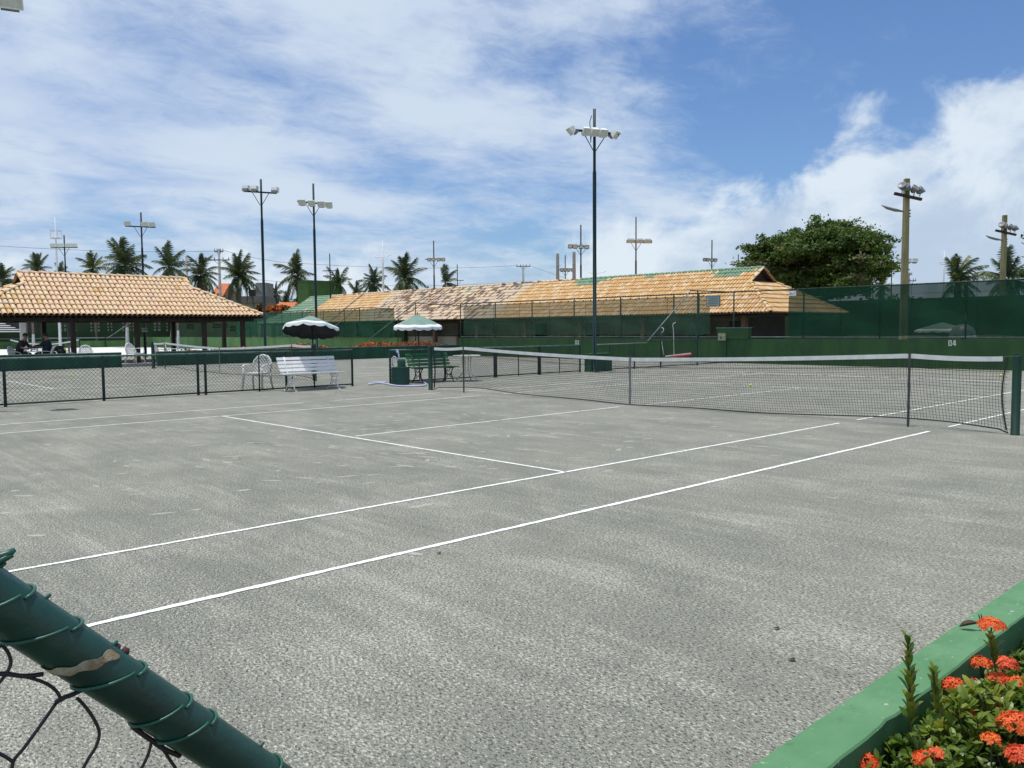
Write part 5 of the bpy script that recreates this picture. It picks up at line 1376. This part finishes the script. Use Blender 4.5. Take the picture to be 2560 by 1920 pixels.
for lb, d_ in (('left drinking glass on the table between the two people', -.10), ('right drinking glass on the table between the two people', .12)):
    t = thing('drinking_glass', lb, 'glass', (-30.2, yT + d_, .716), 'glasses on the pavilion table')
    b = MB(); b.lathe((-30.2, yT + d_, .717), [(.0, 0), (.028, 0), (.034, .12), (.03, .12), (.026, .01)], 10); b.build('tumbler', M_lampwhite, t, True)
armA = (('chair under the person in the dark shirt', -30.2, yA, R(-133 + 90)), ('chair under the person in black', -30.3, yB, R(47 + 90)))
for lb, x, y, rz in armA: armchair('white plastic ' + lb + ' in the pavilion', x, y, rz, .06)
y = at_floor(150, -30.0); y2 = at_floor(140, -30.1)
armchair('plastic armchair holding the black backpack in the pavilion', -30.05, y, R(100), .06)
t = thing('backpack', 'black backpack with yellow-green trim on a chair beside the pavilion post', 'backpack', (-30.0, y, .51))
b = MB(); b.lathe((-30.0, y, .50), [(.0, 0), (.20, .02), (.235, .15), (.21, .30), (.13, .41), (0, .44)], 14, .75, 1.1); b.build('bag', M_blackcloth, t, True)
b = MB(); b.tube([(-29.84, y + .20, .52), (-29.80, y + .19, .68), (-29.84, y + .12, .84)], .018, 5); b.tube([(-29.84, y - .17, .52), (-29.8, y - .2, .62)], .015, 5); b.build('trim', M_yellow, t, True)
b = MB(); b.lathe((-29.81, y - .02, .56), [(.09, 0), (.10, .12), (.07, .2), (0, .22)], 10, .45, 1.0); b.build('pocket', M_blackcloth, t, True)
y = at_floor(173, -29.9)
t = thing('small_stand', 'small stand carrying a bottle beside the left pavilion post', 'stand', (-29.9, y, .06))
b = MB(); b.box((-29.9, y, .60), (.3, .3, .03)); b.build('stand_top', M_plastic, t)
b = MB(); b.box((-29.9, y, .32), (.06, .06, .53)); b.build('stand_leg', M_plastic, t)
t = thing('bottle', 'grey bottle standing beside the left pavilion post', 'bottle', (-29.9, y, .616))
b = MB(); b.lathe((-29.9, y, .617), [(0, 0), (.042, 0), (.045, .03), (.045, .19), (.016, .25), (.016, .28)], 10); b.build('bottle_body', M_lampgrey, t, True)
b = MB(); b.lathe((-29.9, y, .898), [(.018, 0), (.018, .025), (0, .027)], 8); b.build('cap', M_white, t)
p_ = at(361, 825, 0, -33.5)
t = thing('sign_post', 'beige sign plate on a thin post seen through the pavilion', 'sign', (p_.x, p_.y, 0))
b = MB(); b.bar((p_.x, p_.y, 0), (p_.x, p_.y, p_.z + .8), .03, 6); b.bar((p_.x - .02, p_.y, 0), (p_.x - .02, p_.y, p_.z), .05, 6); b.build('post', M_dark_wall, t)
b = MB(); b.box((p_.x + .06, p_.y, p_.z), (.03, .27, .22)); b.build('plate', M_lime, t)
b = MB(); b.box((p_.x + .078, p_.y + .03, p_.z + .01), (.004, .12, .05)); b.build('print_line', M_signtext, t)
# posts and limewashed palm stems visible under the pavilion roof
for lb, u, w, x in (('pale concrete post seen under the pavilion left of the people', 58, .30, -52.0),):
    p_ = at(u, 850, 0, x); t = thing('concrete_post', lb, 'post', (p_.x, p_.y, 0)); b = MB(); b.box((p_.x, p_.y, 1.35), (w, w, 2.7)); b.build('post_shaft', M_concrete_grey, t)
for lb, u, v0, x in (('palm stem with limewashed foot seen under the pavilion left of the pole', 83, 836, -74), ('thin palm stem with limewashed foot seen under the pavilion', 66, 838, -76), ('palm stem with limewashed foot seen between the middle pavilion posts', 320, 832, -79), ('palm stem with limewashed foot right of the third pavilion post', 445, 826, -66)):
    p_ = at(u, v0, 0, x); t = thing('palm_tree', lb, 'palm tree', (p_.x, p_.y, 0), 'palm stems under the pavilion roof')
    b = MB(); b.lathe((p_.x, p_.y, 0), [(.15, 0), (.11, p_.z)], 8); b.build('limewashed_foot', M_lime, t, True)
    b = MB(); b.lathe((p_.x, p_.y, p_.z), [(.105, 0), (.09, 3.4)], 8); b.build('trunk', M_bark, t, True)
    for i in range(14):
        a = i * 2.4; M = Matrix.Translation((p_.x, p_.y, p_.z + 3.4)) @ Matrix.Rotation(a, 4, 'Z') @ Matrix.Rotation(-.9 + i * .09, 4, 'Y') @ Matrix.Scale(.7, 4)
        piece('frond', FR[i % 4], t, Matrix.Translation(-Vector((p_.x, p_.y, 0))) @ M)
# net of the white court
def plain_net(label, a, c, z):
    a, c = Vector(a), Vector(c); t = thing('court_net', label, 'net', (a.x, a.y, 0), 'tennis nets')
    for q_ in (a, c):
        b = MB(); b.bar((q_.x, q_.y, 0), (q_.x, q_.y, z), .05, 8); b.build('post', M_pole, t)
    m_ = (a + c) / 2; b = MB(); n = 16
    for i in range(n):
        p_, q_ = a.lerp(c, i / n), a.lerp(c, (i + 1) / n); s0 = .35 * (1 - (2 * i / n - 1) ** 2); s1 = .35 * (1 - (2 * (i + 1) / n - 1) ** 2)
        b.quad((p_.x, p_.y, z - s0 - .09), (q_.x, q_.y, z - s1 - .09), (q_.x, q_.y, z - s1), (p_.x, p_.y, z - s0))
    b.build('net_band', M_canvas_net, t)
    b = MB()
    for k in range(8): b.bar((a.x, a.y, .08 + .1 * k), (c.x, c.y, .08 + .1 * k), .004, 3)
    b.build('netting', M_netcord, t)
plain_net('sagging net of the white court, seen under the left part of the pavilion', at(26, 884, 2, 0), at(200, 884, 2, 0), 1.07)

# ------------------------------------------------------------------ planter with ixora at the near right
KX0, KX1, KZ = 8.84, 8.985, .35
t = thing('planter_kerb', 'green painted kerb wall of the flower bed at the near right corner', 'kerb', (8.9, -8, 0))
b = MB(); n = 320; prev = None
for i in range(n + 1):
    y = -14 + 16 * i / n
    j0 = .0012 * math.sin(y * 5) + .0012 * math.sin(y * 31 + 1) + random.uniform(-.001, .001); j1 = .0012 * math.sin(y * 9 + 2) + .0012 * math.sin(y * 27) + random.uniform(-.0012, .0012)
    if -9.45 < y < -9.40: j0 += .006
    if -10.28 < y < -10.20: j1 -= .007
    jz = .001 * math.sin(y * 5)
    cur = [(KX0 + j0, y, 0), (KX0 + j0, y, KZ - .006 + jz), (KX0 + .006 + j0, y, KZ + jz), (KX1 - .005 + j1, y, KZ + jz), (KX1 + j1, y, KZ - .006 + jz), (KX1 + j1, y, 0)]
    if prev:
        for k in range(5): b.quad(prev[k], prev[k + 1], cur[k + 1], cur[k])
    prev = cur
b.build('kerb_body', M_kerb, t, True)
b = MB(); b.quad((KX1, -14, .10), (11.5, -14, .10), (11.5, 2, .10), (KX1, 2, .10)); struct('planter_soil', b, M_soil)
# leaf: obovate, folded along the midrib
def leaf_mesh(L, w, m):
    b = MB(); P = [(0, .0), (.25, .62), (.6, 1.0), (.85, .72), (1.0, .0)]
    for (s0, w0), (s1, w1) in zip(P, P[1:]):
        z = lambda s: L * (.10 * s - .22 * s * s)
        for sd in (-1, 1):
            q_ = [(s0 * L, 0, z(s0)), (s1 * L, 0, z(s1)), (s1 * L, sd * w * w1, z(s1) + w * w1 * .35), (s0 * L, sd * w * w0, z(s0) + w * w0 * .35)]
            b.quad(*(q_ if sd > 0 else q_[::-1]))
    return b, b.mesh('leaf', m)
LB, LM = leaf_mesh(.042, .0088, M_leaf); _, LMY = leaf_mesh(.039, .0084, M_leaf_young)
def flower_head(t, c, r, m, seed, name='flower_head'):
    rn = random.Random(seed); b = MB(); st = MB()
    for i in range(int(75 * (r / .04) ** 1.4)):
        th = rn.random() * 6.283; ph = math.acos(1 - rn.random() * .85)
        d = Vector((math.sin(ph) * math.cos(th), math.sin(ph) * math.sin(th), math.cos(ph) * .72)); o = Vector(c) + d * r * rn.uniform(.85, 1.05)
        n_ = (d + Vector((rn.uniform(-.4, .4), rn.uniform(-.4, .4), rn.uniform(-.1, .4)))).normalized(); a = n_.orthogonal().normalized(); a = Matrix.Rotation(rn.random() * 6, 3, n_) @ a; w = n_.cross(a)
        for k in range(4):
            e_ = a * math.cos(k * 1.5708) + w * math.sin(k * 1.5708); f_ = n_.cross(e_); s = rn.uniform(.0085, .0115)
            b.quad(o, o + e_ * s * .6 + f_ * s * .36, o + e_ * s * 1.15 + n_ * s * .12, o + e_ * s * .6 - f_ * s * .36)
        b.quad(o - d * r * .55 + w * .0009, o - d * r * .55 - w * .0009, o - w * .0009, o + w * .0009)
    return b.build(name, m, t)
def ixora(label, x0, x1, y0, y1, n, heads, shoots, seed, z0=.24, z1=.43):
    rn = random.Random(seed); cx, cy = (x0 + x1) / 2, (y0 + y1) / 2
    t = thing('ixora_bush', label, 'flowering bush', (cx, cy, .10), 'ixora bushes in the flower bed')
    off = Vector((cx, cy, .10)); items = []; tw = MB()
    def rosette(p_, up, k, scale, young):
        a0 = rn.random() * 6.28
        for i in range(k):
            a = a0 + i * 2.39996; el_ = R(rn.uniform(8, 58)) if not young else R(rn.uniform(30, 72))
            M = Matrix.Translation(p_ - Vector((0, 0, .010 * (i % 4)))) @ up @ Matrix.Rotation(a, 4, 'Z') @ Matrix.Rotation(-el_, 4, 'Y') @ Matrix.Rotation(rn.uniform(-.5, .5), 4, 'X') @ Matrix.Scale(scale * rn.uniform(.75, 1.15), 4)
            items.append((M, young and rn.random() < .7))
    for i in range(n):
        x, y = rn.uniform(x0, x1), rn.uniform(y0, y1)
        edge = min(1, (x - KX1) / .16)
        z = z0 + (z1 - z0) * (.5 + .5 * math.sin(x * 11 + seed) * math.sin(y * 6.3 + seed)) * max(.25, edge) + rn.uniform(-.07, .02)
        tilt = Matrix.Rotation(rn.uniform(-.5, .5), 4, 'X') @ Matrix.Rotation(rn.uniform(-.5, .5), 4, 'Y')
        p_ = Vector((x, y, z)); yg = rn.random() < .42 and z > z0 + .4 * (z1 - z0)
        rosette(p_, tilt, rn.randint(8, 13), rn.uniform(.75, 1.15), yg)
        tw.tube([p_, p_ + Vector((rn.uniform(-.04, .04), rn.uniform(-.04, .04), -min(.12, z - .10)))], .0022, 4, False)
    for (u, v0, v1, D) in shoots:
        top, bot = at(u, v0, 0, D), at(u + rn.uniform(8, 20), v1, 0, D); tw.tube([top, bot], .0028, 5)
        k = max(4, int((top - bot).length / .0155))
        for i in range(k):
            p_ = top.lerp(bot, i / k); fr = i / k; a0 = i * 1.5708 + rn.uniform(-.5, .5)
            for j in (0, 3.14159):
                M = Matrix.Translation(p_) @ Matrix.Rotation(a0 + j, 4, 'Z') @ Matrix.Rotation(-R(rn.uniform(60, 78) - 8 * fr), 4, 'Y') @ Matrix.Scale((.80 + .45 * min(1, fr * 2)) * rn.uniform(.85, 1.15), 4)
                items.append((M, rn.random() < .6))
    key = lambda it: (it[0].translation - CAM).length - (it[0].translation.z * 2.0)
    items.sort(key=key)
    mv = Matrix.Translation(-off)
    for M, yg in items[:300]: piece('leaf', LMY if yg else LM, t, mv @ M)
    b = MB()
    for M, yg in items[300:]: b.cur = 1 if yg else 0; b.add(LB, M)
    if b.v: b.build('inner_foliage', [M_leaf, M_leaf_young], t, kind='stuff')
    tw.build('stems', M_twig, t)
    for k, (u, v, z, r) in enumerate(heads):
        z += .02; p_ = at(u, v, 2, z); flower_head(t, p_, r, M_petal2 if k % 3 == 1 else M_petal, seed * 100 + k)
        st = MB(); st.tube([p_, p_ - Vector((0, -.01, .10))], .0026, 5); st.build('flower_stalk', M_twig, t)
    return t
ixora('ixora bush with the tallest leafy shoot in front of the green kerb', 8.99, 9.24, -10.75, -9.45, 380, ((2316, 1905, .30, 0.0340), (2340, 1885, .33, 0.0184), (2414, 1780, .33, 0.0304), (2158, 1908, .26, 0.0377)), ((2269, 1602, 1830, 9.05), (2333, 1680, 1830, 9.08)), 2)
ixora('ixora bush with big orange flower heads at the right edge of the picture', 9.15, 9.60, -10.45, -9.75, 280, ((2539, 1815, .36, 0.0478), (2549, 1896, .34, 0.0405), (2504, 1761, .33, 0.0184), (2478, 1852, .37, 0.0239)), (), 3)
ixora('ixora bush with several orange flower heads below the shaded kerb side', 9.0, 9.36, -9.5, -8.75, 320, ((2385, 1720, .30, 0.0414), (2434, 1711, .31, 0.0212), (2443, 1734, .30, 0.0166), (2452, 1662, .30, 0.0340), (2512, 1665, .31, 0.0414), (2495, 1702, .31, 0.0359), (2550, 1715, .32, 0.0359)), (), 5, .21, .36)
ixora('ixora bush with one coral flower head standing above the kerb', 9.0, 9.5, -8.75, -7.6, 200, ((2478, 1569, .475, 0.0423),), ((2476, 1592, 1680, 9.08),), 8, .18, .34)
# dry leaf resting on the kerb
p_ = at(2420, 1562, 2, KZ + .004)
t = thing('dry_leaf', 'curled brown dry leaf lying on the green kerb beside the coral flower head', 'leaf', tuple(p_))
b = MB(); q0, q1 = at(2398, 1565, 2, KZ + .012), at(2448, 1556, 2, KZ + .030); d = (q1 - q0); sd = Vector((-d.y, d.x, 0)).normalized() * .013
pr = None
for i in range(7):
    s = i / 6; c_ = q0.lerp(q1, s); w = math.sin(math.pi * min(1, s * 1.1)) ** .7; cur = (c_ + sd * w + Vector((0, 0, .012 * w)), c_ - Vector((0, 0, .004)), c_ - sd * w + Vector((0, 0, .010 * w)))
    if pr: b.quad(pr[0], pr[1], cur[1], cur[0]); b.quad(pr[1], pr[2], cur[2], cur[1])
    pr = cur
b.build('blade', M_deadleaf, t)
b = MB(); D_ = (q1 - CAM).dot(AZ)
for P_ in (((2445, 1556), (2450, 1548), (2446, 1534)), ((2448, 1556), (2455, 1546), (2452, 1534)), ((2450, 1556), (2458, 1552), (2463, 1547))): b.tube([dep(u, v, D_) for u, v in P_], [.006, .005, .002], 5, flat=.4)
b.build('curled_part', M_deadleaf, t)

# ------------------------------------------------------------------ slanted fence pipe at the near left
PX = 9.28
t = thing('slanted_fence_pipe', 'dark green slanted fence pipe with wire ties, close at the lower left corner', 'fence', (PX, -12.4, .10))
pa, pb = at(-40, 1480, 0, PX), at(556, 1875, 0, PX); d = (pb - pa).normalized()
rp = .0187
A = pa - d * .9; B_ = pb + d * .75
b = MB(); b.tube([A.lerp(B_, i / 30) for i in range(31)], rp, 28); b.build('pipe', M_pipe, t, True)
nrm = Vector((1, 0, 0)); up = d.cross(nrm).normalized()
def on_pipe(u, v): 
    q_ = at(u, v, 0, PX); return pa + d * (q_ - pa).dot(d)
def tie(u, v, skew, turns=1.0, tail=True):
    c_ = on_pipe(u, v); pts = []; n = int(26 * turns)
    for i in range(n + 1):
        a = -.6 + 2 * math.pi * turns * i / n; pts.append(c_ + (nrm * math.cos(a) + up * math.sin(a)) * (rp + .0012) + d * (skew * math.sin(a) + .004 * i / n))
    b = MB(); b.tube(pts, .0013, 6)
    if tail:
        q_ = c_ - up * (rp + .001) * (1 if up.z < 0 else -1) + d * skew * -1
        tp = c_ + Vector((0, 0, 1)) * (rp + .002)
        b.tube([tp, tp + Vector((.001, .002, .001)), tp + Vector((.002, .005, .001)), tp + Vector((.001, .008, .0025))], [.0016, .0021, .0018, .0012], 6)
    b.build('wire_tie', M_tie, t, True)
for u, v, s, tl in ((8, 1470, -.012, True), (122, 1545, -.016, True), (292, 1655, -.016, True), (415, 1745, -.012, False), (478, 1788, -.012, False), (655, 1905, -.008, True)): tie(u, v, s, 1.0, tl)
c_ = on_pipe(8, 1470); tp = c_ + Vector((0, 0, rp + .002)); b = MB()
b.tube([tp + Vector((0, -.006, -.003)), tp + Vector((0, -.002, .004)), tp + Vector((.001, .004, .0075)), tp + Vector((.001, .010, .0085)), tp + Vector((0, .014, .0105))], [.0016, .0030, .0032, .0030, .0018], 7)
b.tube([tp + Vector((0, -.004, .001)), tp + Vector((.003, .002, .004)), tp + Vector((.003, .008, .0065)), tp + Vector((.002, .0125, .007))], [.0014, .0024, .0024, .0012], 6); b.build('tie_knot', M_tie, t, True)
# peeling tape and rust ring
c_ = on_pipe(222, 1625); b = MB(); ringp = None
for i in range(25):
    a = -.9 + 3.6 * i / 24; w = .0045 + .0015 * math.sin(i * 1.3); o = nrm * math.cos(a) + up * math.sin(a)
    sk_ = -.015 * math.sin(a)
    cur = (c_ + o * (rp + .0009) + d * (sk_ - w), c_ + o * (rp + .0009) + d * (sk_ + w))
    if ringp: b.quad(ringp[0], ringp[1], cur[1], cur[0])
    ringp = cur
b.build('peeling_tape', M_tape, t, True)
def mesh_wire(pts, r=.00125):
    P_ = [at(u, v, 0, PX) for u, v in pts]; b = MB(); sm = []
    for i in range(len(P_) - 1):
        p_, q_, r_, s_ = P_[max(i - 1, 0)], P_[i], P_[i + 1], P_[min(i + 2, len(P_) - 1)]
        for k in range(4):
            f = k / 4; sm.append(.5 * ((2 * q_) + (r_ - p_) * f + (2 * p_ - 5 * q_ + 4 * r_ - s_) * f * f + (3 * q_ - p_ - 3 * r_ + s_) * f ** 3))
    b.tube(sm + [P_[-1]], r, 7); b.build('mesh_wire', M_wire_dark, t, True)
mesh_wire([(-30, 1632), (-5, 1618), (20, 1600), (40, 1590)], .0015)
mesh_wire([(0, 1608), (18, 1628), (27, 1655), (18, 1680), (2, 1702), (-20, 1725)])
mesh_wire([(-30, 1690), (10, 1684), (60, 1690), (108, 1685)], .0017)
mesh_wire([(10, 1686), (60, 1691), (110, 1706), (138, 1725), (150, 1745), (140, 1758)])
mesh_wire([(140, 1758), (100, 1815), (60, 1870), (33, 1905), (28, 1960), (10, 2010)])
mesh_wire([(138, 1757), (160, 1744), (182, 1736), (210, 1722)], .0018)
mesh_wire([(192, 1745), (212, 1765), (236, 1800), (248, 1832), (240, 1866), (218, 1902), (180, 1975)])
mesh_wire([(33, 1905), (15, 1893), (-10, 1880), (-40, 1868)])
mesh_wire([(380, 1845), (372, 1882), (352, 1925), (320, 1985)])
mesh_wire([(405, 1870), (425, 1900), (446, 1932), (470, 1980)])
mesh_wire([(330, 1815), (352, 1832), (378, 1850), (410, 1872), (450, 1890)], .0020)
b = MB(); q_ = B_; b.bar((q_.x, q_.y + .005, .1), (q_.x, q_.y + .005, q_.z + .01), .021, 12); b.build('post', M_pipe, t, True)
b = MB(); b.bar((A.x, A.y - .02, .1), (A.x, A.y - .02, A.z + .05), .024, 12); b.build('tall_post', M_pipe, t, True)
for lb, u, v in (('small dark red bud stuck on the slanted green pipe, left one', 291, 1618), ('small dark red bud stuck on the slanted green pipe, right one', 313, 1628)):
    q_ = at(u, v, 0, PX); b = MB(); b.lathe((q_.x, q_.y, q_.z - .004), [(0, 0), (.003, .002), (.0035, .005), (0, .008)], 8); tag(b.build('dry_bud', M_deadleaf, None, True), lb, 'debris', 'buds on the pipe')
